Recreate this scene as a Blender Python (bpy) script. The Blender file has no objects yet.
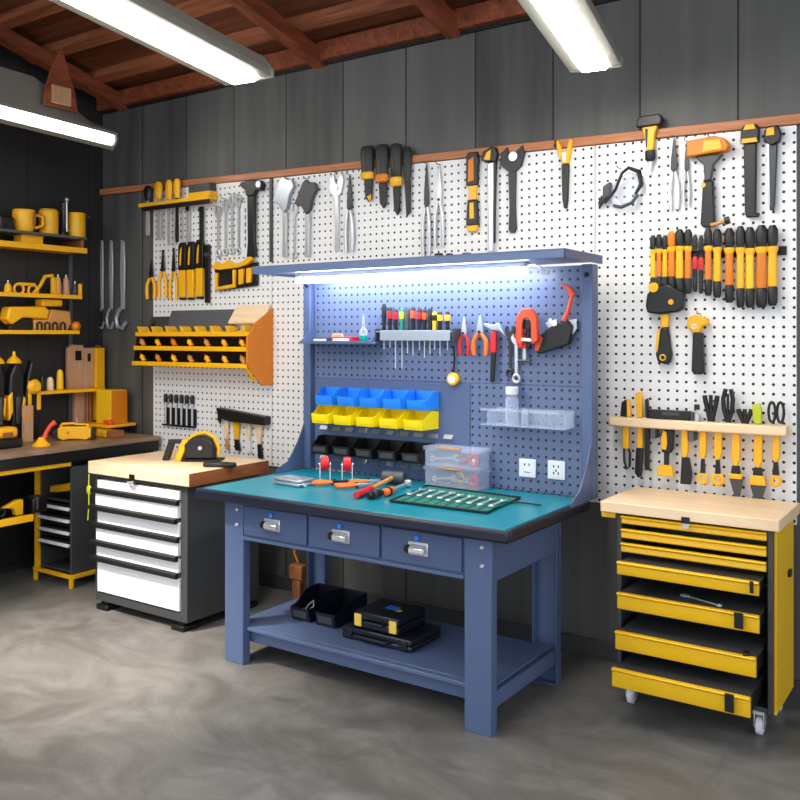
import bpy, bmesh, math, random
from mathutils import Vector, Matrix
random.seed(7)
PI = math.pi
SC = bpy.context.scene
COL = SC.collection
# ------------------------------------------------------------------ camera model
F, HZ, CH = 880.0, 335.0, 1.62          # focal length in pixels, horizon row, eye height
TH = math.atan2(600, 880)
SN, CS = math.sin(TH), math.cos(TH)
CAM = Vector((0, 0, CH))
def ray(px, py):
    a = (px - 400) / F; b = (HZ - py) / F
    return Vector((-SN + a * CS, CS + a * SN, b))
def onY(px, py, Y): r = ray(px, py); return CAM + r * (Y / r.y)
def onX(px, py, X): r = ray(px, py); return CAM + r * (X / r.x)
def onZ(px, py, Z): r = ray(px, py); return CAM + r * ((Z - CH) / r.z)
WALL = 4.22; PEG = 4.20; LW = -5.59      # back wall, face of the wall pegboards, left wall
# ------------------------------------------------------------------ materials
def lin(c):
    return tuple(((v / 255) / 12.92 if v / 255 <= .04045 else ((v / 255 + .055) / 1.055) ** 2.4) for v in c) + (1,)
def nodes(name):
    m = bpy.data.materials.new(name); m.use_nodes = True
    nt = m.node_tree; p = nt.nodes['Principled BSDF']
    return m, nt, p
def coords(nt, scale=(1, 1, 1), kind='Object'):
    tc = nt.nodes.new('ShaderNodeTexCoord'); mp = nt.nodes.new('ShaderNodeMapping')
    mp.inputs['Scale'].default_value = scale
    nt.links.new(tc.outputs[kind], mp.inputs['Vector']); return mp.outputs['Vector']
def mixc(nt, fac, a, b):
    m = nt.nodes.new('ShaderNodeMix'); m.data_type = 'RGBA'
    for s, v in ((0, fac), (6, a), (7, b)):
        if hasattr(v, 'is_output'): nt.links.new(v, m.inputs[s])
        else: m.inputs[s].default_value = v
    return m.outputs[2]
def noise(nt, vec, scale, detail=4, rough=.6, dist=0):
    n = nt.nodes.new('ShaderNodeTexNoise'); nt.links.new(vec, n.inputs['Vector'])
    n.inputs['Scale'].default_value = scale; n.inputs['Detail'].default_value = detail
    n.inputs['Roughness'].default_value = rough; n.inputs['Distortion'].default_value = dist
    return n.outputs['Fac']
def ramp(nt, fac, a, b, ca=(0, 0, 0, 1), cb=(1, 1, 1, 1)):
    r = nt.nodes.new('ShaderNodeValToRGB'); nt.links.new(fac, r.inputs['Fac'])
    r.color_ramp.elements[0].position = a; r.color_ramp.elements[1].position = b
    r.color_ramp.elements[0].color = ca; r.color_ramp.elements[1].color = cb
    return r.outputs['Color']
def bump(nt, p, h, s, d=.01):
    b = nt.nodes.new('ShaderNodeBump'); b.inputs['Strength'].default_value = s; b.inputs['Distance'].default_value = d
    nt.links.new(h, b.inputs['Height']); nt.links.new(b.outputs['Normal'], p.inputs['Normal'])
def pm(name, rgb, rough=.45, metal=0., var=.12, scale=18, spec=.5):
    m, nt, p = nodes(name); c = lin(rgb)
    v = coords(nt); n = noise(nt, v, scale, 3)
    d = tuple(x * (1 - var) for x in c[:3]) + (1,)
    nt.links.new(mixc(nt, n, d, c), p.inputs['Base Color'])
    p.inputs['Roughness'].default_value = rough; p.inputs['Metallic'].default_value = metal
    p.inputs['Specular IOR Level'].default_value = spec
    return m
def wood(name, a, b, scale=(2, 30, 30), rough=.5, dist=1.2):
    m, nt, p = nodes(name); v = coords(nt, scale)
    n = noise(nt, v, 1.2, 6, .65, dist)
    nt.links.new(mixc(nt, ramp(nt, n, .3, .72), lin(a), lin(b)), p.inputs['Base Color'])
    p.inputs['Roughness'].default_value = rough; bump(nt, p, n, .15, .004)
    return m
def holes_fac(nt, pitch, r, off=(0, 0, 0)):
    v = coords(nt, (1 / pitch, 0, 1 / pitch))
    a = nt.nodes.new('ShaderNodeVectorMath'); a.operation = 'ADD'; a.inputs[1].default_value = (off[0], 0, off[2]); nt.links.new(v, a.inputs[0])
    f = nt.nodes.new('ShaderNodeVectorMath'); f.operation = 'FRACTION'; nt.links.new(a.outputs[0], f.inputs[0])
    s = nt.nodes.new('ShaderNodeVectorMath'); s.operation = 'SUBTRACT'; s.inputs[1].default_value = (.5, 0, .5); nt.links.new(f.outputs[0], s.inputs[0])
    l = nt.nodes.new('ShaderNodeVectorMath'); l.operation = 'LENGTH'; nt.links.new(s.outputs[0], l.inputs[0])
    t = nt.nodes.new('ShaderNodeMath'); t.operation = 'LESS_THAN'; t.inputs[1].default_value = r / pitch; nt.links.new(l.outputs['Value'], t.inputs[0])
    return t.outputs[0]
def perforated(name, rgb, pitch, r, hole=(14, 14, 16), rough=.4, off=(0, 0, 0), var=.06):
    m, nt, p = nodes(name); c = lin(rgb)
    n = noise(nt, coords(nt), 3, 3)
    base = mixc(nt, n, tuple(x * (1 - var) for x in c[:3]) + (1,), c)
    h = holes_fac(nt, pitch, r, off)
    nt.links.new(mixc(nt, h, base, lin(hole)), p.inputs['Base Color'])
    p.inputs['Roughness'].default_value = rough
    return m
def emit(name, rgb, strength):
    m, nt, p = nodes(name); p.inputs['Base Color'].default_value = lin(rgb)
    p.inputs['Emission Color'].default_value = lin(rgb); p.inputs['Emission Strength'].default_value = strength
    return m
def clear(name, rgb, opac=.25, rough=.15):
    m, nt, p = nodes(name)
    p.inputs['Base Color'].default_value = lin(rgb); p.inputs['Roughness'].default_value = rough
    t = nt.nodes.new('ShaderNodeBsdfTransparent'); x = nt.nodes.new('ShaderNodeMixShader')
    lw = nt.nodes.new('ShaderNodeLayerWeight'); lw.inputs['Blend'].default_value = .35
    mr = nt.nodes.new('ShaderNodeMapRange'); mr.inputs['To Min'].default_value = opac; mr.inputs['To Max'].default_value = min(1, opac + .45)
    nt.links.new(lw.outputs['Facing'], mr.inputs['Value'])
    nt.links.new(mr.outputs['Result'], x.inputs['Fac'])
    nt.links.new(t.outputs[0], x.inputs[1]); nt.links.new(p.outputs[0], x.inputs[2])
    nt.links.new(x.outputs[0], nt.nodes['Material Output'].inputs['Surface'])
    return m
def board_wall(name, a, b, width, rough=.6, seam=.012):
    """vertical painted boards with dark seams along X (or Y)"""
    m, nt, p = nodes(name)
    tc = nt.nodes.new('ShaderNodeTexCoord'); sx = nt.nodes.new('ShaderNodeSeparateXYZ'); nt.links.new(tc.outputs['Object'], sx.inputs[0])
    ad = nt.nodes.new('ShaderNodeMath'); ad.operation = 'ADD'; nt.links.new(sx.outputs[0], ad.inputs[0]); nt.links.new(sx.outputs[1], ad.inputs[1])
    dv = nt.nodes.new('ShaderNodeMath'); dv.operation = 'DIVIDE'; dv.inputs[1].default_value = width; nt.links.new(ad.outputs[0], dv.inputs[0])
    fl = nt.nodes.new('ShaderNodeMath'); fl.operation = 'FLOOR'; nt.links.new(dv.outputs[0], fl.inputs[0])
    fr = nt.nodes.new('ShaderNodeMath'); fr.operation = 'FRACT'; nt.links.new(dv.outputs[0], fr.inputs[0])
    wn = nt.nodes.new('ShaderNodeTexWhiteNoise'); wn.noise_dimensions = '1D'; nt.links.new(fl.outputs[0], wn.inputs['W'])
    c1 = mixc(nt, wn.outputs['Value'], lin(a), lin(b))
    st = noise(nt, coords(nt, (7, 7, .5)), 1, 4, .6)
    c2 = mixc(nt, ramp(nt, st, .35, 1.), c1, lin(tuple(min(255, v * 1.25) for v in b)))
    lt = nt.nodes.new('ShaderNodeMath'); lt.operation = 'LESS_THAN'; lt.inputs[1].default_value = seam / width; nt.links.new(fr.outputs[0], lt.inputs[0])
    nt.links.new(mixc(nt, lt.outputs[0], c2, lin((16, 16, 16))), p.inputs['Base Color'])
    p.inputs['Roughness'].default_value = rough
    return m
def concrete(name):
    m, nt, p = nodes(name)
    v = coords(nt, (1, 1, 1))
    big = noise(nt, v, .9, 6, .6, .8); mid = noise(nt, coords(nt, (1.3, 2.0, 1)), 1.5, 7, .68, 1.4); fine = noise(nt, v, 60, 4, .7)
    c = mixc(nt, ramp(nt, big, .3, .7), lin((80, 78, 76)), lin((112, 110, 107)))
    c = mixc(nt, ramp(nt, mid, .40, .62, (0, 0, 0, 1), (.42, .42, .42, 1)), c, lin((150, 148, 145)))
    c = mixc(nt, ramp(nt, fine, .35, .75, (0, 0, 0, 1), (.3, .3, .3, 1)), c, lin((88, 86, 84)))
    vo = nt.nodes.new('ShaderNodeTexVoronoi'); vo.feature = 'DISTANCE_TO_EDGE'; vo.inputs['Scale'].default_value = .42
    mp = nt.nodes.new('ShaderNodeVectorMath'); mp.operation = 'MULTIPLY_ADD'; mp.inputs[1].default_value = (.5, .5, .5)
    nz = nt.nodes.new('ShaderNodeTexNoise'); nz.inputs['Scale'].default_value = 1.6; nt.links.new(v, nz.inputs['Vector'])
    nt.links.new(nz.outputs['Color'], mp.inputs[0]); nt.links.new(v, mp.inputs[2]); nt.links.new(mp.outputs[0], vo.inputs['Vector'])
    crack = ramp(nt, vo.outputs['Distance'], .0, .006, (.2, .2, .2, 1), (0, 0, 0, 1))
    c = mixc(nt, crack, c, lin((70, 68, 66)))
    nt.links.new(c, p.inputs['Base Color'])
    rr = nt.nodes.new('ShaderNodeMapRange'); rr.inputs['To Min'].default_value = .3; rr.inputs['To Max'].default_value = .55
    nt.links.new(mid, rr.inputs['Value']); nt.links.new(rr.outputs['Result'], p.inputs['Roughness'])
    bump(nt, p, mid, .06, .008)
    return m

BLUE = pm('blue_grey_enamel', (84, 102, 140), .38, 0, .08, 6)
BLUED = pm('blue_grey_drawer_enamel', (75, 92, 130), .4, 0, .08, 6)
BPEG = perforated('blue_perforated_steel', (98, 113, 148), .0405, .0068, (20, 22, 34), .4)
NAVY = pm('navy_rubber_edge', (22, 26, 48), .45)
TEAL = pm('teal_rubber_mat', (0, 132, 152), .3, 0, .1, 40)
WPEG = perforated('white_perforated_board', (240, 240, 240), .0430, .0068, (20, 20, 20), .45)
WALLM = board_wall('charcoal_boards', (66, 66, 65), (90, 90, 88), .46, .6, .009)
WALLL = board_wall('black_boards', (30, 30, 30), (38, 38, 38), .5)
FLOORM = concrete('polished_concrete')
DECK = wood('dark_roof_deck', (66, 34, 20), (136, 76, 46), (1, 14, 14))
RAFT = wood('red_brown_rafter', (92, 42, 24), (168, 88, 52), (14, 1.2, 14))
PURL = wood('red_brown_purlin', (112, 60, 36), (184, 112, 74), (1.2, 14, 14))
TRIMW = wood('orange_pine_trim', (158, 92, 52), (206, 136, 92), (1.5, 30, 30))
PINE = wood('pale_butcher_block', (236, 200, 156), (252, 230, 196), (1.2, 26, 8), .4)
PINEEND = wood('brown_block_side', (128, 74, 40), (170, 104, 62), (26, 1.2, 8), .5)
BENCHW = wood('grey_brown_worktop', (120, 94, 74), (170, 140, 116), (20, 1.6, 8), .45)
TAN = wood('tan_plank', (176, 132, 98), (208, 166, 128), (10, 10, 1.2), .6)
YEL = pm('golden_yellow_plastic', (252, 186, 18), .38)
YELP = pm('yellow_enamel', (250, 198, 28), .35, 0, .1, 5)
YELB = pm('bright_yellow_bin', (255, 226, 8), .35, 0, .05)
ORG = pm('amber_panel', (226, 128, 8), .45)
BLK = pm('black_plastic', (15, 15, 16), .42)
BLKR = pm('black_rubber', (12, 12, 13), .6)
CASE = pm('navy_black_case', (18, 22, 36), .4)
DGR = pm('dark_grey_steel', (66, 68, 70), .45, 0, .1, 8)
MGR = pm('mid_grey_steel', (96, 98, 100), .4, .3)
STEEL = pm('brushed_steel', (206, 208, 212), .3, .5, .2, 30)
DSTEEL = pm('blackened_steel', (70, 71, 74), .35, .8, .2, 30)
CHROME = pm('chrome', (236, 237, 240), .15, .6, .05)
WHITE = pm('white_drawer_enamel', (250, 250, 252), .3, 0, .03)
WPL = pm('white_plastic', (236, 238, 242), .35, 0, .03)
SKY = pm('sky_blue_bin', (36, 136, 240), .35, 0, .05)
RED = pm('red_plastic', (214, 32, 36), .35)
ORR = pm('orange_red_enamel', (244, 84, 44), .35)
ORP = pm('orange_grip', (246, 116, 38), .4)
GREEN = pm('green_canvas', (0, 116, 100), .7, 0, .2, 60)
GRN2 = pm('green_plastic', (20, 130, 110), .4)
LIME = pm('lime_plastic', (196, 206, 40), .5)
SILV = pm('silver_paint', (176, 184, 196), .3, .5)
PLATE = pm('dark_lens', (40, 44, 50), .2)
MATT = perforated('black_ribbed_mat', (66, 67, 68), .014, .0035, (14, 14, 14), .6)
GRID = perforated('grey_mesh_panel', (104, 107, 112), .012, .004, (40, 42, 46), .5)
TUBE = emit('lit_lamp_diffuser', (255, 250, 238), 17)
TUBE2 = emit('lit_lamp_diffuser_side', (255, 250, 238), 14)
LED = emit('lit_led_strip', (236, 242, 255), 18)
FIXG = pm('fixture_grey', (150, 150, 142), .35, .3)
FIXD = clear('fixture_side_glass', (170, 172, 164), .7, .2)
GLASS = clear('clear_acrylic', (214, 226, 244), .22, .08)
PBOX = clear('frosted_box', (214, 226, 250), .12, .2)
LIQ = pm('teal_liquid', (20, 150, 140), .2)
BRASS = pm('caramel_wood_handle', (210, 150, 80), .45)
# ------------------------------------------------------------------ mesh builder
class B:
    def __init__(s): s.bm = bmesh.new()
    def _faces(s, vs, fs):
        v = [s.bm.verts.new(p) for p in vs]
        for f in fs:
            try: s.bm.faces.new([v[i] for i in f])
            except ValueError: pass
        return v
    def box(s, x0, x1, y0, y1, z0, z1):
        return s._faces([(x, y, z) for x in (x0, x1) for y in (y0, y1) for z in (z0, z1)],
                        [(0, 1, 3, 2), (4, 6, 7, 5), (0, 4, 5, 1), (2, 3, 7, 6), (0, 2, 6, 4), (1, 5, 7, 3)])
    def prism(s, pts, a0, a1, ax='y'):
        def P(p, a): return (p[0], a, p[1]) if ax == 'y' else (a, p[0], p[1]) if ax == 'x' else (p[0], p[1], a)
        n = len(pts)
        return s._faces([P(p, a0) for p in pts] + [P(p, a1) for p in pts],
                        [tuple(range(n)), tuple(range(2 * n - 1, n - 1, -1))] + [(i, (i + 1) % n, n + (i + 1) % n, n + i) for i in range(n)])
    def sweep(s, pts, rads, n=10, closed=False):
        pts = [Vector(p) for p in pts]; m = len(pts); vs = []; fs = []; up = None
        for i, p in enumerate(pts):
            if closed: t = pts[(i + 1) % m] - pts[i - 1]
            else: t = pts[min(i + 1, m - 1)] - pts[max(i - 1, 0)]
            if t.length < 1e-9: t = Vector((0, 0, 1))
            t.normalize()
            if up is None:
                up = Vector((0, 1, 0)) if abs(t.y) < .9 else Vector((1, 0, 0))
            u = (up - t * up.dot(t)).normalized(); w = t.cross(u); up = u
            r = rads[i] if isinstance(rads, (list, tuple)) else rads
            vs += [p + (u * math.cos(2 * PI * k / n) + w * math.sin(2 * PI * k / n)) * r for k in range(n)]
        for i in range(m if closed else m - 1):
            j = (i + 1) % m
            fs += [(i * n + k, i * n + (k + 1) % n, j * n + (k + 1) % n, j * n + k) for k in range(n)]
        if not closed: fs += [tuple(range(n - 1, -1, -1)), tuple((m - 1) * n + k for k in range(n))]
        return s._faces(vs, fs)
    def cyl(s, a, b, r, r1=None, n=16): return s.sweep([a, b], [r, r if r1 is None else r1], n)
    def lathe(s, prof, at=(0, 0, 0), axis=(0, 0, 1), n=20):
        ax = Vector(axis); at = Vector(at)
        q = Vector((0, 0, 1)).rotation_difference(ax); vs = []; fs = []; m = len(prof)
        for r, t in prof:
            vs += [at + q @ Vector((r * math.cos(2 * PI * k / n), r * math.sin(2 * PI * k / n), t)) for k in range(n)]
        for i in range(m - 1):
            fs += [(i * n + k, i * n + (k + 1) % n, (i + 1) * n + (k + 1) % n, (i + 1) * n + k) for k in range(n)]
        fs += [tuple(range(n - 1, -1, -1)), tuple((m - 1) * n + k for k in range(n))]
        return s._faces(vs, fs)
    def ball(s, c, r, sc=(1, 1, 1)):
        g = bmesh.ops.create_uvsphere(s.bm, u_segments=16, v_segments=10, radius=r)
        for v in g['verts']: v.co = Vector((v.co.x * sc[0], v.co.y * sc[1], v.co.z * sc[2])) + Vector(c)
        return g['verts']
    def move(s, vs, M):
        for v in vs: v.co = M @ v.co
        return vs
    def ring(s, c, R, r, n=20, ax='y', sc=1):
        pts = []
        for k in range(n):
            a = 2 * PI * k / n; u, v = R * math.cos(a), R * sc * math.sin(a)
            pts.append((c[0] + u, c[1], c[2] + v) if ax == 'y' else (c[0], c[1] + u, c[2] + v) if ax == 'x' else (c[0] + u, c[1] + v, c[2]))
        return s.sweep(pts, r, 8, True)
def obj(name, b, mat, parent=None, bev=0, label=None):
    bmesh.ops.recalc_face_normals(b.bm, faces=b.bm.faces)
    me = bpy.data.meshes.new(name); b.bm.to_mesh(me); b.bm.free()
    for p in me.polygons: p.use_smooth = True
    me.set_sharp_from_angle(angle=math.radians(38))
    me.materials.append(mat)
    o = bpy.data.objects.new(name, me); COL.objects.link(o)
    if parent: o.parent = parent
    if bev:
        md = o.modifiers.new('bevel', 'BEVEL'); md.width = bev; md.segments = 2; md.limit_method = 'ANGLE'; md.angle_limit = math.radians(40)
    if label: o['label'] = label
    return o
def thing(name, label, cat, loc=(0, 0, 0), rz=0, group=None, rx=0, ry=0):
    o = bpy.data.objects.new(name, None); COL.objects.link(o); o.empty_display_size = .05
    o.location = loc; o.rotation_euler = (rx, ry, rz); o['label'] = label; o['category'] = cat
    if group: o['group'] = group
    return o
def tag(o, label, cat, group=None):
    o['label'] = label; o['category'] = cat
    if group: o['group'] = group
    return o
def struct(name, b, mat, parent=None, bev=0):
    o = obj(name, b, mat, parent, bev)
    if not parent: o['kind'] = 'structure'
    return o
def bx(*a): b = B(); b.box(*a); return b
def dup(root, label, loc, rz=None):
    r = root.copy(); COL.objects.link(r); r.location = loc; r['label'] = label
    if rz is not None: r.rotation_euler.z = rz
    for ch in list(root.children):
        c = ch.copy(); COL.objects.link(c); c.parent = r
        for g in list(ch.children):
            d = g.copy(); COL.objects.link(d); d.parent = c
    return r
# tools are described in a unit frame u,v in -.5...5 (width, height); third number = metres out from the board
def build(root, w, h, parts):
    for pt in parts:
        name, mat, shapes = pt[:3]; bev = pt[3] if len(pt) > 3 else 0
        b = B()
        for s in shapes:
            k = s[0]
            if k == 'p': b.prism([(u * w, v * h) for u, v in s[1]], -s[2], -s[3])
            elif k == 'l':   # lathe about a vertical line: u, [(v, r/w)], y
                vs = b.lathe([(r * w, v * h) for v, r in s[2]], (s[1] * w, 0, 0), n=14)
                yy = max(s[3], max(r for v, r in s[2]) * w * .55 + .003)
                for vv in vs: vv.co.y = vv.co.y * .55 - yy
            elif k == 't':   # tube: [(u,v,y)], r/w
                rr = s[2]; rr = [r * w for r in rr] if isinstance(rr, (list, tuple)) else rr * w
                sh = max(0, (max(rr) if isinstance(rr, list) else rr) + .001 - min(y for u, v, y in s[1]))
                b.sweep([(u * w, -y - sh, v * h) for u, v, y in s[1]], rr, 10)
            elif k == 'd':   # disc facing out: u,v,y0,y1,r/w
                b.cyl((s[1] * w, -s[3], s[2] * h), (s[1] * w, -s[4], s[2] * h), s[5] * w, n=18)
            elif k == 'r':   # ring: u,v,y,R/w,r/w
                b.ring((s[1] * w, -s[3], s[2] * h), s[4] * w, s[5] * w)
            elif k == 'b': b.ball((s[1] * w, -s[3], s[2] * h), s[4] * w, s[5])
        obj(name, b, mat, root, bev)
    return root
HOOKS = []
def on_wall(name, label, cat, box, parts, group=None, Y=PEG, gap=.004, hook=True):
    x0, y0, x1, y1 = box; xm, ym = (x0 + x1) / 2, (y0 + y1) / 2
    c = onY(xm, ym, Y); w = onY(x1, ym, Y).x - onY(x0, ym, Y).x; h = onY(xm, y0, Y).z - onY(xm, y1, Y).z
    r = thing(name, label, cat, (c.x, Y - gap, c.z), 0, group)
    build(r, w, h, parts)
    if hook: HOOKS.append((c.x, c.z + h / 2 + .006, Y))
    return r
def flat(name, label, cat, loc, w, h, yaw, parts, group=None):
    r = thing(name, label, cat, loc, yaw, group, rx=-PI / 2)
    return build(r, w, h, parts)
def mirror(pts): return [(-u, v) for u, v in pts]
# ---- kinds of tool
def T_pliers(hm, jm=STEEL, t=.018, spread=.34):
    j = [(-.04, .02), (-.22, .08), (-.2, .22), (-.06, .5), (-.01, .5), (-.02, .2), (.06, .06)]
    hh = lambda s: ('handle', hm, [('t', [(s * .1, .04, t * .6), (s * (spread + .02), -.12, t * .6), (s * (spread + .06), -.3, t * .6), (s * spread, -.5, t * .6)], [.1, .12, .13, .11])])
    return [('jaw', jm, [('p', j, 0, t * .55)], .001), ('jaw', jm, [('p', mirror(j), t * .55, t)], .001),
            ('pivot', DSTEEL, [('d', 0, .08, 0, t * 1.25, .09)]), hh(-1), hh(1)]
def T_wrench(mm=STEEL, t=.007):
    head = [(-.16, .28), (-.42, .36), (-.5, .44), (-.36, .5), (-.2, .5), (-.18, .42), (0, .38), (.18, .42), (.2, .5), (.36, .5), (.5, .44), (.42, .36), (.16, .28)]
    return [('shaft', mm, [('p', [(-.16, .3), (.16, .3), (.13, -.36), (-.13, -.36)], .001, t)], .001),
            ('open_end', mm, [('p', head, 0, t * 1.3)], .001), ('ring_end', mm, [('r', 0, -.42, t * .6, .3, .14)])]
def T_adjust(mm=DSTEEL, hm=None, t=.012):
    top = [(-.2, .22), (-.5, .3), (-.46, .44), (-.2, .5), (-.12, .4), (.05, .36), (.16, .44), (.42, .5), (.5, .4), (.36, .26), (.12, .2)]
    return [('head', mm, [('p', top, 0, t)], .0015), ('worm', STEEL, [('d', 0, .31, 0, t * 1.3, .13)]),
            ('handle', hm or mm, [('p', [(-.17, .24), (.15, .24), (.12, -.2), (.16, -.46), (.08, -.5), (-.08, -.5), (-.16, -.46), (-.12, -.2)], .001, t * .85)], .002)]
def T_driver(gm, sm, tm=BLK, t=.014, split=.1, bw=.5):
    """grip on top, collar, long coloured body, dark foot"""
    return [('grip', tm, [('l', 0, [(.2, .26), (.26, .4), (.42, .44), (.48, .36), (.5, .12)], t)]),
            ('body', gm, [('l', 0, [(.24, .5), (.17, .5), (.14, .34), (-.24, .34), (-.26, .3)], t)]),
            ('foot', sm, [('l', 0, [(-.25, .36), (-.3, .42), (-.46, .38), (-.5, .24)], t)])]
def T_screwdriver(gm, t=.013, band=None, sh=STEEL):
    p = [('handle', gm, [('l', 0, [(.06, .26), (.1, .46), (.2, .36), (.3, .48), (.44, .46), (.5, .2)], t)]),
         ('shaft', sh, [('l', 0, [(-.5, .1), (-.44, .13), (.08, .13)], t)])]
    if band: p.append(('band', band, [('l', 0, [(.2, .45), (.23, .52), (.28, .52), (.31, .45)], t)]))
    return p
def T_hammer(hm, gm, t=.022, face=None):
    head = [(-.5, .36), (-.5, .46), (-.2, .5), (.3, .5), (.5, .42), (.46, .38), (.2, .36)]
    return [('head', hm, [('p', head, 0, t * 1.4)], .003),
            ('shaft', gm, [('p', [(-.12, .38), (.12, .38), (.1, -.1), (.16, -.44), (.1, -.5), (-.1, -.5), (-.16, -.44), (-.1, -.1)], t * .3, t)], .004)]
def wob(name, b, mat, root, bev=0, label=None):
    """a part modelled in room coordinates"""
    o = obj(name, b, mat, root, bev, label)
    if root.parent is None: o.location = -Vector(root.location)
    return o
ORD5 = ['leftmost', 'second from left', 'middle', 'second from right', 'rightmost']
# ------------------------------------------------------------------ the room
struct('floor', bx(-5.75, 3.2, -2.2, 4.4, -.1, 0), FLOORM)
SL = .25
def roofz(y, z0=3.42): return z0 + SL * (WALL - y)
b = B(); b.box(-5.75, 2.2, WALL, 4.36, 0, 3.45)
b.box(1.6, 1.64, WALL - .01, WALL, .1, 3.25)
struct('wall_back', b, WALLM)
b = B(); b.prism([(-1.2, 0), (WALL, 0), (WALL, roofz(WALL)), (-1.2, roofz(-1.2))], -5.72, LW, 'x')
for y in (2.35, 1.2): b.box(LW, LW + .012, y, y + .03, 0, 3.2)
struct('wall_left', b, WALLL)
b = B(); b.prism([(4.36, roofz(4.36)), (-2.2, roofz(-2.2)), (-2.2, roofz(-2.2) + .06), (4.36, roofz(4.36) + .06)], -5.75, 2.2, 'x')
b = B(); b.prism([(-1.2, 0), (WALL, 0), (WALL, roofz(WALL)), (-1.2, roofz(-1.2))], 2.2, 2.3, 'x')
b = B(); b.prism([(4.36, roofz(4.36)), (-2.2, roofz(-2.2)), (-2.2, roofz(-2.2) + .06), (4.36, roofz(4.36) + .06)], -5.75, 2.2, 'x')
ceil = struct('ceiling', b, DECK)
for px, py in ((125, 101), (320, 55), (455, 25)):
    x = onY(px, py, WALL).x
    b = B(); b.prism([(WALL - .002, roofz(WALL, 3.27)), (-2.2, roofz(-2.2, 3.27)), (-2.2, roofz(-2.2, 3.365)), (WALL - .002, roofz(WALL, 3.365))], x - .045, x + .045, 'x')
    obj('rafter', b, RAFT, ceil, .004)
for k in range(12):
    y = 4.0 - .36 * k
    b = B(); b.prism([(y, roofz(y, 3.365)), (y - .075, roofz(y - .075, 3.365)), (y - .075, roofz(y - .075, 3.419)), (y, roofz(y, 3.419))], -5.58, 2.1, 'x')
    obj('purlin', b, PURL, ceil)
struct('trim_1', bx(-5.585, 2.1, WALL - .06, WALL - .001, 3.3, 3.41), RAFT)
struct('trim_2', bx(-5.585, 2.1, WALL - .02, WALL - .001, 3.28, 3.298), BLKR)
b = B()     # pine rail over the pegboards, hung slightly out of level
zl, zr = onY(104, 192, PEG).z, onY(799, 119, PEG).z; xl, xr = LW + .004, -.2
def railz(x): return zl + (zr - zl) * (x - onY(104, 192, PEG).x) / (onY(799, 119, PEG).x - onY(104, 192, PEG).x)
b.prism([(xl, railz(xl) - .022), (xr, railz(xr) - .022), (xr, railz(xr) + .022), (xl, railz(xl) + .022)], PEG - .012, WALL - .012, 'y')
struct('trim_3', b, TRIMW, None, .003)
struct('baseboard_back', bx(-5.58, 2.1, WALL - .022, WALL - .001, 0, .09), DGR, None, .004)
# white pegboards
PEGS = []
edges = [onY(153, 300, PEG).x, onY(272, 220, PEG).x, onY(595, 150, PEG).x, onY(797, 300, PEG).x]
for i, lab in enumerate(['white pegboard left of the workbench behind the amber bin rack', 'long white pegboard behind and above the blue workbench', 'white pegboard on the right above the yellow drawer cabinet']):
    x0, x1 = edges[i] + .003, edges[i + 1] - .003
    b = B(); b.prism([(x0, .78), (x1, .78), (x1, railz(x1) - .026), (x0, railz(x0) - .026)], PEG, WALL - .0015, 'y')
    r = thing('pegboard', lab, 'pegboard', ((x0 + x1) / 2, WALL - .0015, .78), 0, 'white pegboards on the back wall')
    wob('board', b, WPEG, r)
    PEGS.append((x0, x1, r))
b = B(); b.box(edges[1] - .012, edges[1] + .012, PEG - .014, PEG - .001, onY(272, 262, PEG).z, onY(272, 178, PEG).z)
o = obj('metal_rail', b, DGR, None, .002); tag(o, 'tall thin dark metal strip covering the seam between two pegboards', 'metal strip')
# ------------------------------------------------------------------ ceiling lamps
def lamp(label, far, near, z, ln, wk=1.):
    a, c = (Vector(far), Vector(near)) if len(far) == 3 else (onZ(*far, z), onZ(*near, z)); d = (c - a); d.z = 0; d.normalize(); d.z = .05; d.normalize()
    r = thing('fluorescent_lamp', label, 'ceiling lamp', a, 0, 'fluorescent lamps under the roof')
    q = Vector((0, -1, 0)).rotation_difference(Vector((d.x, d.y, 0)).normalized()).to_matrix().to_4x4()
    r.rotation_euler = q.to_euler(); tilt = d.z
    def P(pts, y0, y1):
        bb = B(); vs = bb.prism([(u * wk, v) for u, v in pts], -y0, -y1, 'y')
        for v in vs: v.co.z += -v.co.y * tilt
        return bb
    obj('housing', P([(-.1, .03), (.1, .03), (.085, .085), (.05, .11), (-.05, .11), (-.085, .085)], .01, ln), FIXG, r, .004)
    obj('side_cover', P([(-.105, .0), (-.062, .0), (-.07, .028), (-.105, .028)], .0, ln), FIXG, r, .003)
    obj('side_cover', P([(.105, .0), (.062, .0), (.07, .028), (.105, .028)], .0, ln), FIXG, r, .003)
    obj('diffuser', P([(-.06, .0), (-.045, -.018), (.045, -.018), (.06, .0), (.06, .026), (-.06, .026)], .012, ln - .012), TUBE, r)
    obj('end_cap', P([(-.108, -.004), (.108, -.004), (.108, .034), (.06, .114), (-.06, .114), (-.108, .034)], -.03, -.001), FIXG, r, .01)
    for t in (.62, .92):
        y = -ln * t; top = roofz(r.location.y + y * abs(d.y) / max(.3, abs(d.y)), 3.27)
        bb = B(); bb.cyl((0, y, .11 + ln * t * tilt), (0, y, top - r.location.z + .1), .006, n=8); obj('hanger_rod', bb, DGR, r)
    return r
lamp('long fluorescent lamp hanging left of the centre above the white cabinet', (246, 80), (58, 0), 2.82, 1.7, 1.35)
lamp('fluorescent lamp hanging above the right end of the workbench', (595, 68), (543, 0), 2.82, 1.7, 1.12)
lamp('added fluorescent lamp out of the frame, brightening the floor left of the camera', (-3.7, 2.0, 2.9), (-3.7, .6, 2.9), 2.9, 2.0)  # unseen lamp added to brighten the white drawers and left floor
lamp('added fluorescent lamp out of the frame, brightening the floor nearer the left wall', (-4.4, 1.9, 2.9), (-4.4, .6, 2.9), 2.9, 2.0)  # second unseen lamp, added to strengthen the light from the left
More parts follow.
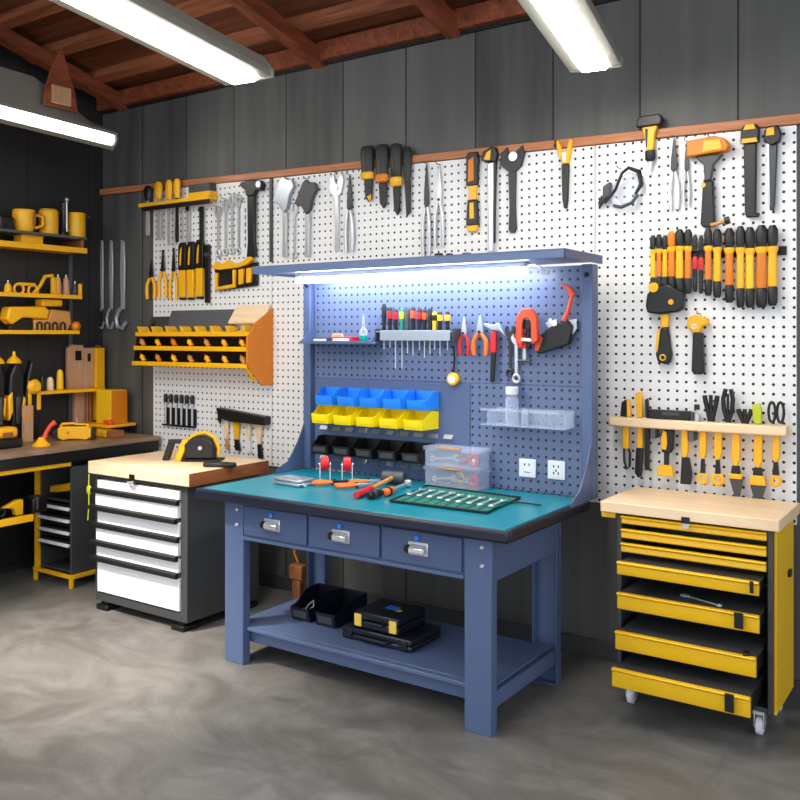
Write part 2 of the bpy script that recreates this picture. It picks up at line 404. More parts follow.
r = thing('added_spotlight', 'added round spotlight out of the frame brightening the floor before the white cabinet', 'spotlight', (-4.2, 1.7, 3.1))  # unseen spotlight added to make a warm bright pool on the floor
aim = (Vector((-3.8, 2.85, 0)) - Vector((-4.2, 1.7, 3.1))).normalized()
q = B(); q.lathe([(.03, -.12), (.05, -.1), (.06, .0), (.055, .0), (.045, -.09)], (0, 0, 0), aim); obj('shade', q, BLK, r)
q = B(); q.cyl((0, 0, .12), (0, 0, roofz(1.7, 3.27) - 3.1), .01); obj('hanger_rod', q, BLK, r)
ld = bpy.data.lights.new('spot', 'SPOT'); ld.energy = 420; ld.color = (1, .9, .78); ld.spot_size = math.radians(44); ld.spot_blend = 1; ld.shadow_soft_size = .05
lo = bpy.data.objects.new('bulb', ld); COL.objects.link(lo); lo.parent = r; lo.rotation_euler = aim.to_track_quat('-Z', 'Y').to_euler()
# lamp by the left wall, with its dark reflector hood and wood bracket
p0, p1 = onX(106, 139, -4.9), onX(0, 112, -4.9)
r = thing('fluorescent_lamp', 'fluorescent lamp with a grey reflector hood hanging beside the dark left wall', 'ceiling lamp', p0, 0, 'fluorescent lamps under the roof')
ln = 2.3; tl = (p1.z - p0.z) / (p0.y - p1.y)
def PL(pts, y0, y1):
    bb = B(); vs = bb.prism(pts, -y0, -y1, 'y')
    for v in vs: v.co.z += -v.co.y * tl
    return bb
obj('diffuser', PL([(-.05, .0), (.03, -.042), (.062, -.038), (.082, -.012), (.082, .014), (-.05, .014)], .01, ln), TUBE2, r, .004)
obj('top_cover', PL([(-.05, .0145), (.088, .0145), (.088, .036), (-.05, .036)], 0, ln), FIXG, r, .002)
obj('bottom_cover', PL([(-.05, -.006), (-.05, -.03), (.045, -.078), (.075, -.06), (.063, -.043), (.03, -.048)], 0, ln), FIXG, r, .003)
obj('side_cover', PL([(-.057, -.03), (-.085, -.022), (-.085, .034), (-.057, .034)], 0, ln), FIXG, r, .003)
b = B()
for y, hgt in ((0, .04), (.16, .085), (.36, .18), (.55, .26), (ln, .26)):
    for u, z in ((-.085, .036), (.085, .036), (.03 if hgt > .05 else .05, hgt), (-.03 if hgt > .05 else -.05, hgt)): b.bm.verts.new((u, -y, z + y * tl))
b.bm.verts.ensure_lookup_table(); V = b.bm.verts
for i in range(4):
    for k in range(4): b.bm.faces.new([V[i * 4 + k], V[i * 4 + (k + 1) % 4], V[i * 4 + 4 + (k + 1) % 4], V[i * 4 + 4 + k]])
b.bm.faces.new(list(V[0:4])); b.bm.faces.new(list(V[16:20]))
obj('reflector_hood', b, FIXG, r)
obj('end_cap', PL([(-.09, -.034), (.04, -.082), (.092, -.03), (.092, .04), (-.09, .04)], -.03, -.001), FIXG, r, .012)
y = onX(58, 100, -4.82).y - p0.y
b = B(); b.prism([(y - .12, .10), (y + .12, .10), (y + .1, .22), (y + .01, .47), (y - .01, .47), (y - .1, .22)], .088, .112, 'x'); obj('wood_bracket', b, RAFT, r, .003)
b = B(); b.box(.112, .13, y - .07, y + .06, .12, .23); obj('junction_plate', b, TAN, r, .003)
b = B(); b.sweep([(.1, y - .5, .22), (.1, y - .66, .4), (.08, y - .72, .75)], .007, 8); obj('hanger_rod', b, TAN, r)
# ------------------------------------------------------------------ the workbench
bench = thing('workbench', 'blue-grey steel workbench with teal top, three drawers and a pegboard back under a hood', 'workbench', (-2.44, 3.47, 0))
FX0, FX1, FY0, FY1 = -3.19, -1.69, 3.13, 3.81
def leg(x0, x1, yf, front):
    bb = B(); t = .006; d = .05
    s = 1 if front else -1
    bb.box(x0, x1, yf, yf + t * s, 0, .804)
    bb.box(x0, x0 + t, yf + t * s, yf + d * s, 0, .804); bb.box(x1 - t, x1, yf + t * s, yf + d * s, 0, .804)
    bb.box(x0 + t, x1 - t, yf + t * s, yf + d * s, 0, .006)
    l = wob('leg', bb, BLUE, bench, .003)
    if front:
        for z in (.76, .685):
            q = B(); q.lathe([(.009, 0), (.009, .003), (.006, .006), (.006, .009)], ((x0 + x1) / 2 + .02, yf, z), (0, -1, 0), 12); obj('bolt', q, CHROME, l)
leg(FX0, FX0 + .125, FY0, 1); leg(FX1 - .125, FX1, FY0, 1); leg(FX0, FX0 + .125, FY1, 0); leg(FX1 - .125, FX1, FY1, 0)
A0, A1 = FX0 + .127, FX1 - .127
b = B(); b.box(A0, A1, FY0 + .008, FY0 + .016, .628, .804); b.box(A0, A1, FY0 - .004, FY0 + .03, .618, .634); b.box(A0, A1, FY0, FY0 + .03, .79, .804)
wob('front_apron', b, BLUE, bench, .002)
for s in (0, 1):
    x = FX1 - .006 if s else FX0
    wob('side_apron', bx(x, x + .006, FY0 + .052, FY1 - .052, .62, .804), BLUE, bench, .001)
    x = FX1 - .045 if s else FX0 + .005
    wob('stretcher', bx(x, x + .04, FY0 + .052, FY1 - .052, .1, .166), BLUE, bench, .004)
wob('rear_apron', bx(A0, A1, FY1 - .012, FY1 - .006, .66, .804), BLUE, bench, .001)
dw = (A1 - A0) / 3
for i in range(3):
    x0, x1 = A0 + dw * i + .008, A0 + dw * (i + 1) - .008
    d = wob('drawer', bx(x0, x1, FY0 - .006, FY0 + .008, .644, .786), BLUED, bench, .003)
    xm, z = (x0 + x1) / 2 - .01, .715
    q = B(); q.box(xm - .05, xm + .05, FY0 - .013, FY0 - .006, z - .028, z + .028)
    q.prism([(FY0 - .013, z + .02), (FY0 - .034, z + .004), (FY0 - .034, z - .014), (FY0 - .028, z - .02), (FY0 - .013, z + .004)], xm - .035, xm + .042, 'x')
    obj('pull_plate', q, CHROME, d, .002)
    q = B(); q.lathe([(.018, 0), (.018, .012), (.012, .02)], (xm - .046, FY0 - .013, z - .004), (0, -1, 0)); obj('lock_knob', q, BLKR, d)
    q = B(); q.lathe([(.012, 0), (.012, .012), (.007, .014)], (xm - .004, FY0 - .006, z + .045), (0, -1, 0)); obj('lock_barrel', q, SKY, d, 0, 'small blue lock barrel')
b = B(); b.box(FX0 + .02, FX1 - .02, FY0 + .06, FY1 - .06, .176, .184); b.box(FX0 + .128, FX1 - .128, FY0 + .02, FY0 + .06, .166, .184); b.box(FX0 + .05, FX1 - .05, FY0 + .06, FY0 + .09, .1, .176)
b.box(FX0 + .05, FX1 - .05, FY1 - .09, FY1 - .06, .14, .176)
wob('lower_shelf', b, BLUE, bench, .003)
TX0, TX1, TY0, TY1, TZ = -3.295, -1.595, 3.07, 3.885, .857
wob('worktop', bx(TX0 + .006, TX1 - .006, TY0 + .006, TY1, .812, TZ), TEAL, bench, .004)
b = B(); e = .022
b.box(TX0 - e, TX1 + e, TY0 - e, TY0 + .006, .806, TZ + .001); b.box(TX0 - e, TX0 + .006, TY0 + .006, TY1, .806, TZ + .001); b.box(TX1 - .006, TX1 + e, TY0 + .006, TY1, .806, TZ + .001)
wob('edge_band', b, NAVY, bench, .012)
# back frame
PX0, PX1, PY = -3.245, -1.612, 3.89
for x0, x1, fl in ((-3.30, -3.248, 0), (-1.61, -1.555, 1)):
    u = B(); u.box(x0, x1, 3.855, 3.93, TZ - .05 if 0 else TZ + .001, 1.949); up = wob('upright', u, BLUE, bench, .004)
    q = B(); q.lathe([(.012, 0), (.012, .004), (.007, .008)], ((x0 + x1) / 2, 3.855, 1.9), (0, -1, 0)); obj('bolt', q, BLKR, up)
    g = B(); xx = x0 + .004 if fl == 0 else x1 - .008
    g.prism([(3.854, TZ + .002), (3.62, TZ + .002), (3.62, TZ + .02), (3.72, TZ + .06), (3.80, TZ + .16), (3.854, TZ + .26)], xx, xx + .005, 'x'); wob('gusset', g, BLUE, bench)
SEAM = 1.376
wob('pegboard_panel', bx(PX0, PX1, PY, PY + .02, SEAM + .0008, 1.948), BPEG, bench, .002)
XL = -2.222
wob('pegboard_panel', bx(XL + .002, PX1, PY, PY + .02, TZ + .002, SEAM - .0008), BPEG, bench, .002)
lv = wob('louvre_panel', bx(PX0, XL - .002, PY, PY + .02, TZ + .002, SEAM - .0008), BLUE, bench, .002)
for z in (1.094, .925):
    for k in range(11):
        x = PX0 + .075 + k * .0915
        if x > (XL - .06 if z > 1 else -2.45): break
        q = B(); q.prism([(PY, z + .013), (PY - .004, z + .013), (PY - .018, z - .009), (PY, z - .011)], x - .027, x + .027, 'x')
        obj('louvre', q, SILV, lv, .002)  # paler than the panel: light falling on the tabs is put into their colour
HY0 = 3.5
b = B(); b.box(-3.36, -1.535, HY0, 3.935, 1.985, 1.992); b.box(-3.36, -1.535, HY0, HY0 + .006, 1.951, 1.985); b.box(-3.36, -3.354, HY0, 3.935, 1.951, 1.985); b.box(-1.541, -1.535, HY0, 3.935, 1.951, 1.985)
b.box(-3.354, -1.541, HY0 + .006, 3.93, 1.962, 1.966)
wob('hood', b, BLUE, bench, .003)
# led bar under the hood
r = thing('led_light_bar', 'lit white led strip light fixed under the workbench hood with a loose cable', 'lamp', (-2.5, 3.74, 1.93))
wob('housing', bx(-3.24, -1.83, 3.715, 3.77, 1.936, 1.961), WPL, r, .003)
wob('diffuser', bx(-3.235, -1.84, 3.712, 3.765, 1.908, 1.935), LED, r, .005)
b = B(); b.sweep([(-1.83, 3.745, 1.945), (-1.79, 3.73, 1.948), (-1.76, 3.70, 1.94), (-1.73, 3.68, 1.925), (-1.705, 3.66, 1.912)], .0045, 8); wob('cable', b, WPL, r)
b = B(); b.box(-1.715, -1.68, 3.645, 3.67, 1.894, 1.916); wob('plug', b, WPL, r, .003)
# ------------------------------------------------------------------ storage bins
def make_bin(name, mat, w, d, h, label, loc, group, slotm):
    t = .0035; bb = B()
    prof = [(0, 0), (0, h), (-.45 * d, h), (-.8 * d, .6 * h), (-d, .55 * h), (-.93 * d, 0)]
    for x in (-w / 2, w / 2 - t): bb.prism(prof, x, x + t, 'x')
    bb.box(-w / 2 + t, w / 2 - t, -.93 * d, 0, 0, t); bb.box(-w / 2 + t, w / 2 - t, -t, 0, t, h)
    bb.prism([(-.93 * d, 0), (-d, .55 * h), (-d + t, .55 * h), (-.93 * d + t, 0)], -w / 2 + t, w / 2 - t, 'x')
    for v in bb.bm.verts: v.co.x *= 1 - .26 * min(1, -v.co.y / d)
    o = obj(name, bb, mat, None, .0015); o.location = loc; tag(o, label, 'storage bin', group)
    q = B(); q.prism([(-.96 * d - .003, .14 * h), (-.985 * d - .003, .44 * h), (-.985 * d, .44 * h), (-.96 * d, .14 * h)], -w * .28, w * .28, 'x')
    obj('label_slot', q, slotm, o, .001)
    return o
for nm, mat, z, d, x00, pit, sl in (('blue', SKY, 1.233, .115, -3.163, .1525, SKY), ('yellow', YELB, 1.133, .14, -3.172, .1535, YELB), ('black', BLK, .962, .135, -3.175, .1505, DGR)):
    first = None
    for k in range(5):
        lab = f'{nm} storage bin on the bench back, {ORD5[k]} of five {nm} bins'
        loc = (x00 + pit * (k + .5), PY - .003, z)
        if first is None: first = make_bin('storage_bin', mat, .149, d, .094, lab, loc, f'{nm} bins on the bench back', sl)
        else: dup(first, lab, loc)
# open black bins on the lower shelf
SZ = .1845
for k, lab in enumerate(['open black parts bin on the bench lower shelf, on the left with metal clips inside', 'open black parts bin on the bench lower shelf, beside the case with yellow latches']):
    make_bin('parts_bin', CASE, .157, .25, .125, lab, (-2.90 + .162 * k, 3.605, SZ), 'open black bins on the lower shelf', DGR)
for k, (x, y, a) in enumerate([(-2.92, 3.45, .4), (-2.89, 3.495, -.5), (-2.9, 3.55, 1.1)]):
    r = thing('spring_clip', ['pale metal clip at the front of the left black parts bin', 'metal clip lying behind the front one in the left black parts bin', 'blue-grey clip at the back of the left black parts bin'][k], 'clip', (x, y, SZ + .006), a, 'clips in the black bin')
    q = B(); q.sweep([(-.03, 0, .004), (.0, .012, .05), (.03, 0, .075), (.035, -.015, .05), (.0, -.012, .02)], .005, 8); obj('wire_loop', q, STEEL if k < 2 else BLUE, r)
    q = B(); q.box(-.035, -.015, -.02, .02, 0, .03); obj('clamp_body', q, STEEL if k < 2 else BLUE, r, .004)
# tool cases
def case(label, x0, x1, y0, y1, z0, h, latch):
    r = thing('tool_case', label, 'tool case', ((x0 + x1) / 2, (y0 + y1) / 2, z0), 0, 'black tool cases on the lower shelf')
    wob('base', bx(x0, x1, y0, y1, z0, z0 + h * .48), CASE, r, .008); wob('lid', bx(x0, x1, y0, y1, z0 + h * .5, z0 + h), CASE, r, .008)
    w = x1 - x0; xm = (x0 + x1) / 2
    q = B(); q.sweep([(xm - w * .2, y0 + .004, z0 + h * .5), (xm - w * .19, y0 - .018, z0 + h * .5), (xm + w * .19, y0 - .018, z0 + h * .5), (xm + w * .2, y0 + .004, z0 + h * .5)], .008, 8); wob('handle', q, CASE, r)
    for s in (.11, .89):
        xx = x0 + w * s
        wob('latch', bx(xx - .02, xx + .02, y0 - .008, y0 + .001, z0 + h * .12, z0 + h * .86), latch, r, .003, 'yellow latch' if latch is YELP_L else None)
    return r
YELP_L = pm('pale_yellow_latch', (252, 214, 90), .4)
case('flat closed black case under the smaller case on the lower shelf', -2.585, -2.19, 3.30, 3.56, SZ, .056, CASE)
r = case('small black case with two yellow latches lying on top of a flat case', -2.525, -2.27, 3.315, 3.55, SZ + .0575, .078, YELP_L)
wob('sticker', bx(-2.42, -2.355, 3.42, 3.47, SZ + .1356, SZ + .1364), SKY, r, 0, 'blue sticker on the lid')
wob('sticker', bx(-2.352, -2.325, 3.41, 3.435, SZ + .1356, SZ + .1364), YELP, r, 0, 'small yellow sticker on the lid')
# power outlets
for k, (px, py, lab) in enumerate([(528, 468, 'white square power outlet on the bench back, nearer the plastic boxes'), (557, 470, 'white square power outlet on the bench back, nearer the right upright')]):
    c = onY(px, py, PY); r = thing('power_outlet', lab, 'power outlet', (c.x, PY - .0008, c.z), 0, 'power outlets on the bench back')
    obj('plate', bx(-.045, .045, -.009, 0, -.045, .045), WPL, r, .004)
    obj('socket_face', bx(-.032, .032, -.011, -.0091, -.034, .034), WPL, r, .002)
    q = B()
    for u, v in ((-.012, .018), (.012, .018)): q.box(u - .003, u + .003, -.0118, -.0111, v - .006, v + .006)
    if k:
        for u, v, a in ((-.012, -.014, .5), (.012, -.014, -.5), (0, -.002, 0)): q.box(u - .003, u + .003, -.0118, -.0111, v - .006, v + .006)
    else: q.box(-.018, .018, -.0118, -.0111, -.02, -.017)
    obj('slots', q, BLKR, r)
# acrylic shelf and bottle
c0, c1 = onY(482, 408, PY - .1), onY(566, 430, PY - .1)
r = thing('acrylic_shelf', 'clear acrylic shelf with a front rail on the right of the bench back', 'shelf', ((c0.x + c1.x) / 2, PY - .001, c1.z))
ax0, ax1, az, at = c0.x, c1.x, c1.z, c0.z
wob('shelf_base', bx(ax0, ax1, PY - .115, PY - .001, az, az + .005), GLASS, r); wob('front_rail', bx(ax0, ax1 - .03, PY - .118, PY - .108, at - .01, at + .002), GLASS, r)
wob('back_plate', bx(ax0 + .03, ax1, PY - .004, PY - .001, az + .005, at), GLASS, r)
for x in (ax0 + .03, ax1 - .004): wob('end_plate', bx(x, x + .004, PY - .107, PY - .005, az + .005, at - .012), GLASS, r)
cb = onY(512, 424, PY - .055)
r = thing('plastic_bottle', 'clear bottle with a white cap standing on the acrylic shelf', 'bottle', (cb.x, PY - .055, az + .0055))
hb = onY(512, 388, PY - .055).z - az
q = B(); q.lathe([(.03, 0), (.032, .006), (.032, hb * .68), (.024, hb * .76), (.024, hb * .8)]); obj('body', q, GLASS, r)
q = B(); q.lathe([(.030, hb * .8), (.031, hb * .82), (.031, hb * .98), (.028, hb)]); obj('cap', q, WPL, r)
q = B(); q.lathe([(.0322, hb * .2), (.0326, hb * .22), (.0326, hb * .5), (.0322, hb * .52)]); obj('label', q, PBOX, r)
cb = onY(525, 424, PY - .04); q = B(); q.lathe([(.016, 0), (.017, .005), (.017, .06), (.011, .068), (.012, .08)])
o = obj('glass_vial', q, GLASS); o.location = (cb.x, PY - .04, az + .0055); tag(o, 'small clear vial standing right of the bottle on the acrylic shelf', 'vial')
# two clear boxes of small parts
BXX0, BXX1, BYY0, BYY1, BH = -2.42, -2.095, 3.755, 3.884, .098
for k in range(2):
    z0 = TZ + .001 + k * (BH + .003)
    r = thing('plastic_box', ['lower clear lidded box of small parts standing on the teal worktop', 'upper clear lidded box of tools stacked on another box'][k], 'storage box', ((BXX0 + BXX1) / 2, (BYY0 + BYY1) / 2, z0), 0, 'clear boxes on the worktop')
    t = .003; q = B(); x0, x1, y0, y1 = BXX0 + .01, BXX1 - .01, BYY0 + .006, BYY1 - .006
    q.box(x0, x1, y0, y1, z0, z0 + t); q.box(x0, x1, y0, y0 + t, z0 + t, z0 + .08); q.box(x0, x1, y1 - t, y1, z0 + t, z0 + .08); q.box(x0, x0 + t, y0 + t, y1 - t, z0 + t, z0 + .08); q.box(x1 - t, x1, y0 + t, y1 - t, z0 + t, z0 + .08)
    wob('body', q, PBOX, r); wob('lid', bx(BXX0, BXX1, BYY0, BYY1, z0 + .081, z0 + BH), PBOX, r, .004)
    wob('handle', bx(BXX0 + .09, BXX0 + .22, BYY0 - .004, BYY0 + .03, z0 + BH - .006, z0 + BH + .002), BRASS, r, .002, 'amber strip handle')
    # contents
    zz = z0 + .006
    grp = 'tools inside the clear boxes'
    wr = thing('wrench', ['small steel spanner inside the lower clear box', 'large steel spanner inside the upper clear box'][k], 'spanner', (BXX0 + .11, BYY0 + .035, zz + .035), 0, grp, ry=.12 if k else .25)
    wr.rotation_euler = (0, PI / 2 - .1, 0); build(wr, .036, .17 if k else .14, T_wrench(STEEL, .008))
    rr = thing('tape_roll', ['red roll at the right of the lower clear box', 'red roll at the right of the upper clear box'][k], 'tape roll', (BXX1 - .055, BYY0 + .05, zz + .034), 0, grp)
    q = B(); q.ring((0, 0, 0), .022, .011, 20); obj('roll', q, RED, rr)
    if k: 
        q = B(); q.cyl((0, -.006, 0), (0, .006, 0), .01); obj('core', q, WPL, rr)
    pl = thing('pliers', ['yellow handled pliers inside the lower clear box', 'red handled pliers behind the spanner in the upper clear box'][k], 'pliers', (BXX0 + .21, BYY0 + (.06 if k == 0 else .09), zz + .035), 0, grp)
    pl.rotation_euler = (0, 1.9 if k == 0 else 1.3, 0); build(pl, .05, .1, T_pliers(YELP if k == 0 else RED, STEEL, .014))
# ------------------------------------------------------------------ things on the worktop
ZT = TZ + .0015
def tp(px, py): return onZ(px, py, ZT)
for k, (x, y, lab) in enumerate([(-2.90, 3.56, 'left one of two red-wheeled casters standing on the teal worktop'), (-2.795, 3.615, 'right one of two red-wheeled casters standing on the teal worktop')]):
    if k == 0:
        c0_ = r = thing('caster_wheel', lab, 'caster', (x, y, ZT), .72, 'red casters on the worktop')
        q = B()
        for s in (-1, 1): q.prism([(-.032, 0), (.032, 0), (.024, .07), (.012, .098), (-.012, .098), (-.024, .07)], s * .026 - .002, s * .026 + .002, 'x')
        q.box(-.0239, .0239, -.036, .036, 0, .004)
        obj('fork', q, CHROME, r, .001)
        q = B(); q.lathe([(.026, -.022), (.034, -.018), (.038, 0), (.034, .018), (.026, .022)], (0, 0, .094), (1, 0, 0), 24); obj('wheel', q, RED, r)
        q = B(); q.cyl((-.032, 0, .09), (.032, 0, .09), .007); obj('axle', q, CHROME, r)
    else: dup(c0_, lab, (x, y, ZT), .62)
c = tp(294, 484); r = thing('metal_case', 'flat silver metal case lying at the left of the teal worktop', 'case', (c.x, c.y, ZT), -.1)
obj('base', bx(-.095, .095, -.06, .06, 0, .016), SILV, r, .005); obj('lid', bx(-.092, .092, -.057, .057, .0165, .034), SILV, r, .008); obj('lid_panel', bx(-.055, .06, -.035, .035, .0342, .038), SILV, r, .003)
q = B(); q.cyl((.095, -.03, .012), (.125, -.04, .01), .008); obj('catch', q, CHROME, r)
for k, (px, py, a, lab) in enumerate([(331, 485, 1.2, 'orange and black pliers nearest the silver case on the teal worktop'), (354, 488, 1.35, 'orange handled pliers between two other pliers on the teal worktop')]):
    c = tp(px, py); flat('pliers', lab, 'pliers', (c.x, c.y, ZT), .075, .19, a - PI / 2 - .5, T_pliers(ORP, BLK if k == 0 else STEEL, .024), 'pliers on the worktop')
c = tp(376, 485); flat('pliers', 'orange gripped pliers with pale jaws lying against the mallet handle', 'pliers', (c.x - .06, c.y - .01, ZT), .07, .18, -.75, T_pliers(ORP, STEEL, .024), 'pliers on the worktop')
# mallet
a, h2 = tp(356, 499), tp(394, 484); d = (h2 - a); yaw = math.atan2(d.y, d.x)
r = thing('rubber_mallet', 'mallet with dark rubber head, wooden handle and red grip on the worktop', 'mallet', (h2.x, h2.y, ZT), yaw)
L = d.length; q = B(); q.cyl((0, -.062, .034), (0, .062, .034), .033, n=24); obj('head', q, DGR, r, .006)
q = B(); q.sweep([(-.02, 0, .034), (-L * .5, 0, .024), (-L * .66, 0, .02)], [.011, .012, .013], 10); obj('shaft', q, BRASS, r)
q = B(); q.sweep([(-L * .62, 0, .021), (-L * .8, 0, .018), (-L, 0, .017)], [.016, .017, .016], 12); obj('grip', q, RED, r)
# torch and driver beside the tool roll
for k, (p, q2, gm, lab) in enumerate([((368, 500), (386, 496), BLK, 'black handled ratchet lying between the mallet and the green tool roll'), ((385, 497), (408, 487), ORP, 'orange and black handled driver lying beside the green tool roll')]):
    a, e = tp(*p), tp(*q2); d = e - a; r = thing('ratchet' if k == 0 else 'screwdriver', lab, 'ratchet' if k == 0 else 'screwdriver', (a.x, a.y, ZT + .02), math.atan2(d.y, d.x)); L = d.length
    q = B(); q.lathe([(.012, 0), (.019, .01), (.017, .04), (.019, .07), (.013, .1)], (0, 0, 0), (1, 0, 0)); obj('handle', q, gm, r)
    q = B(); q.lathe([(.0195, .03), (.0205, .035), (.0205, .045), (.0195, .05)], (0, 0, 0), (1, 0, 0)); obj('band', q, BLKR if k else DGR, r)
    q = B(); q.cyl((.1, 0, 0), (L, 0, 0), .007); obj('shaft', q, STEEL, r)
    q = B(); q.lathe([(.012, -.016), (.018, -.01), (.018, .01), (.012, .016)], (L, 0, 0), (0, 0, 1)); obj('head', q, CHROME, r)
# tool roll with spanners
P4 = [tp(390, 502), tp(487, 514), tp(520, 499), tp(428, 486.8)]
O = sum(P4, Vector()) / 4; r = thing('tool_roll', 'open green canvas tool roll with black edging lying on the worktop', 'tool roll', (O.x, O.y, ZT))
q = B(); q.prism([(p.x - O.x, p.y - O.y) for p in P4], 0, .004, 'z'); obj('cloth', q, GREEN, r)
def BL(u, v): return P4[0].lerp(P4[1], u).lerp(P4[3].lerp(P4[2], u), v) - O
q = B(); q.sweep([(p.x - O.x, p.y - O.y, .0068) for p in P4], .0055, 8, True); obj('edging', q, BLKR, r)
q = B(); pk = [BL(.02, .05), BL(.98, .05), BL(.98, .42), BL(.02, .42)]; q.prism([(p.x, p.y) for p in pk], .0045, .0065, 'z'); obj('pocket', q, GREEN, r)
for i in range(1, 9):
    a, e = BL(i / 9, .06), BL(i / 9, .42); q = B(); q.sweep([(a.x, a.y, .0075), (e.x, e.y, .0075)], .0018, 6); obj('seam', q, BLKR, r)
a, e = BL(1, .7), BL(1.28, .75); q = B(); q.sweep([(a.x, a.y, .005), ((a.x + e.x) / 2, (a.y + e.y) / 2 + .01, .006), (e.x, e.y, .005)], .004, 6); obj('tie_strap', q, BLKR, r)
w0 = None
for i in range(9):
    a = BL((i + .5) / 9, .28) + O; e = BL((i + .5) / 9, .66 + .12 * (i < 4)) + O; m = (a + e) / 2; d = e - a
    lab = f'small steel spanner in the green tool roll, {["leftmost", "second from the left", "third from the left", "fourth from the left", "middle", "fourth from the right", "third from the right", "second from the right", "rightmost"][i]} of nine'
    loc = (m.x, m.y, ZT + .0095); yaw = math.atan2(d.y, d.x) - PI / 2
    if w0 is None: w0 = flat('spanner', lab, 'spanner', loc, .034, .175, yaw, T_wrench(CHROME, .006), 'spanners in the green tool roll')
    else: dup(w0, lab, loc, yaw)
# ------------------------------------------------------------------ tools on the bench back
def on_bench(name, label, cat, box, parts, group=None, gap=.016): return on_wall(name, label, cat, box, parts, group, PY, gap, False)
# little shelf at the upper left
c0, c1 = onY(307, 340, PY - .07), onY(377, 344, PY - .07)
r = thing('tray_shelf', 'shallow blue-grey tray shelf at the upper left of the bench back', 'shelf', ((c0.x + c1.x) / 2, PY - .001, c1.z))
zt = c1.z
wob('tray', bx(c0.x, c1.x, PY - .13, PY - .001, zt, zt + .006), BLUE, r, .002); wob('front_lip', bx(c0.x, c1.x, PY - .136, PY - .1305, zt, zt + .016), BLUE, r, .001)
for x in (c0.x + .005, c1.x - .008):
    q = B(); q.prism([(PY - .001, zt + .0065), (PY - .128, zt + .0065), (PY - .12, zt + .022), (PY - .03, zt + .085), (PY - .001, zt + .085)], x - .002, x + .002, 'x'); wob('end_bracket', q, BLUE, r, .001)
def tray_x(px): return onY(px, 338, PY - .07).x
for k, (a, e, hgt, m, nm, lab) in enumerate([(317, 333, .028, DGR, 'parts_tray', 'dark low box on the tray shelf beside the left bracket'), (336, 356, .032, RED, 'small_box', 'red and white box on the tray shelf of the bench back')]):
    r = thing(nm, lab, 'box', (tray_x((a + e) / 2), PY - .075, zt + .0062)); w2 = (tray_x(e) - tray_x(a)) / 2
    obj('body', bx(-w2, w2, -.04, .04, 0, hgt), m, r, .003); obj('front_label', bx(-w2 * .8, w2 * .8, -.0415, -.0405, hgt * .25, hgt * .75), WPL, r, 0, 'white front label')
c = tray_x(334); r = thing('folded_cloth', 'small tan pad leaning behind the boxes on the tray shelf', 'pad', (c, PY - .03, zt + .0062)); q = B(); q.prism([(-.05, 0), (.05, 0), (.03, .05), (-.03, .05)], -.02, .006, 'y'); obj('pad', q, TAN, r, .004)
c = tray_x(364.5); r = thing('glue_bottle', 'clear nozzle bottle with teal liquid on the tray shelf', 'bottle', (c, PY - .08, zt + .0062))
q = B(); q.lathe([(.02, 0), (.022, .004), (.022, .038), (.02, .04)]); obj('liquid', q, LIQ, r)
q = B(); q.lathe([(.021, .0405), (.022, .06), (.012, .078), (.008, .082), (.005, .15), (.003, .155)]); obj('nozzle_top', q, GLASS, r)
# screwdriver rack
xa, xb = onY(379, 330, PY - .05).x, onY(455, 330, PY - .05).x; zr_ = onY(415, 331, PY - .05).z
r = thing('screwdriver_rack', 'long pale steel rack on the bench back holding a row of screwdrivers', 'rack', ((xa + xb) / 2, PY - .001, zr_))
q = B(); q.box(xa, xb, PY - .08, PY - .0628, zr_ - .006, zr_); q.box(xa, xb, PY - .037, PY - .001, zr_ - .006, zr_); wob('shelf', q, SILV, r)
wob('front_plate', bx(xa + .03, xb - .01, PY - .084, PY - .0805, zr_ - .05, zr_ + .004), SILV, r, .001)
for x in (xa - .004, xb + .001): wob('end_arm', bx(x, x + .005, PY - .084, PY - .001, zr_ - .05, zr_ + .012), DGR, r, .001)
drv = [(384, BLK, None, 30, 'thick black'), (390, BLK, RED, 26, 'black and red'), (395.5, BLK, RED, 24, 'red striped black'), (402, GRN2, LIME, 25, 'green'), (407.5, DGR, None, 25, 'grey'), (413, BLK, ORR, 26, 'black and orange'), (419.5, BLK, RED, 24, 'red banded black'), (424.5, BLK, ORR, 23, 'orange banded black'), (430, BLK, None, 24, 'plain black'), (434.5, YELP, BLK, 20, 'yellow and black'), (440, BLK, YELP, 20, 'yellow banded black'), (447.5, BLK, YELP, 20, 'yellow topped black')]
for k, (px, gm, bm_, hh, nm) in enumerate(drv):
    p = onY(px, 330, PY - .05); hl = hh / 880 * 4.45 * .95; x = p.x
    t = thing('screwdriver', f'{nm} handled screwdriver in the steel rack of the bench back', 'screwdriver', (x, PY - .05, zr_ + .002), 0, 'screwdrivers in the bench rack')
    q = B(); q.lathe([(.008, 0), (.0115, .006), (.0095, .025), (.0135, hl * .5), (.0135, hl * .9), (.008, hl)], n=14); obj('handle', q, gm, t)
    if bm_: q = B(); q.lathe([(.0137, hl * .52), (.0142, hl * .55), (.0142, hl * .8), (.0137, hl * .83)], n=14); obj('band', q, bm_, t)
    ls = [.10, .09, .2, .2, .12, .13, .1, .14, .12, .1, .13, .1][k]
    q = B(); q.cyl((0, 0, -ls), (0, 0, .002), .0035, n=10); obj('shaft', q, STEEL, t)
c = onY(453, 379, PY - .02); r = thing('tape_measure', 'round yellow tape measure hanging on a dark cord below the screwdriver rack', 'tape measure', (c.x, PY - .003, c.z))
q = B(); q.cyl((0, -.001, 0), (0, -.03, 0), .033, n=28); obj('body', q, YELP, r, .006); q = B(); q.cyl((0, -.0302, 0), (0, -.033, 0), .02); obj('centre_disc', q, WPL, r)
q = B(); q.sweep([(0, -.012, .033), (.006, -.012, .1), (.004, -.02, .17)], .005, 8); obj('cord', q, BLKR, r)
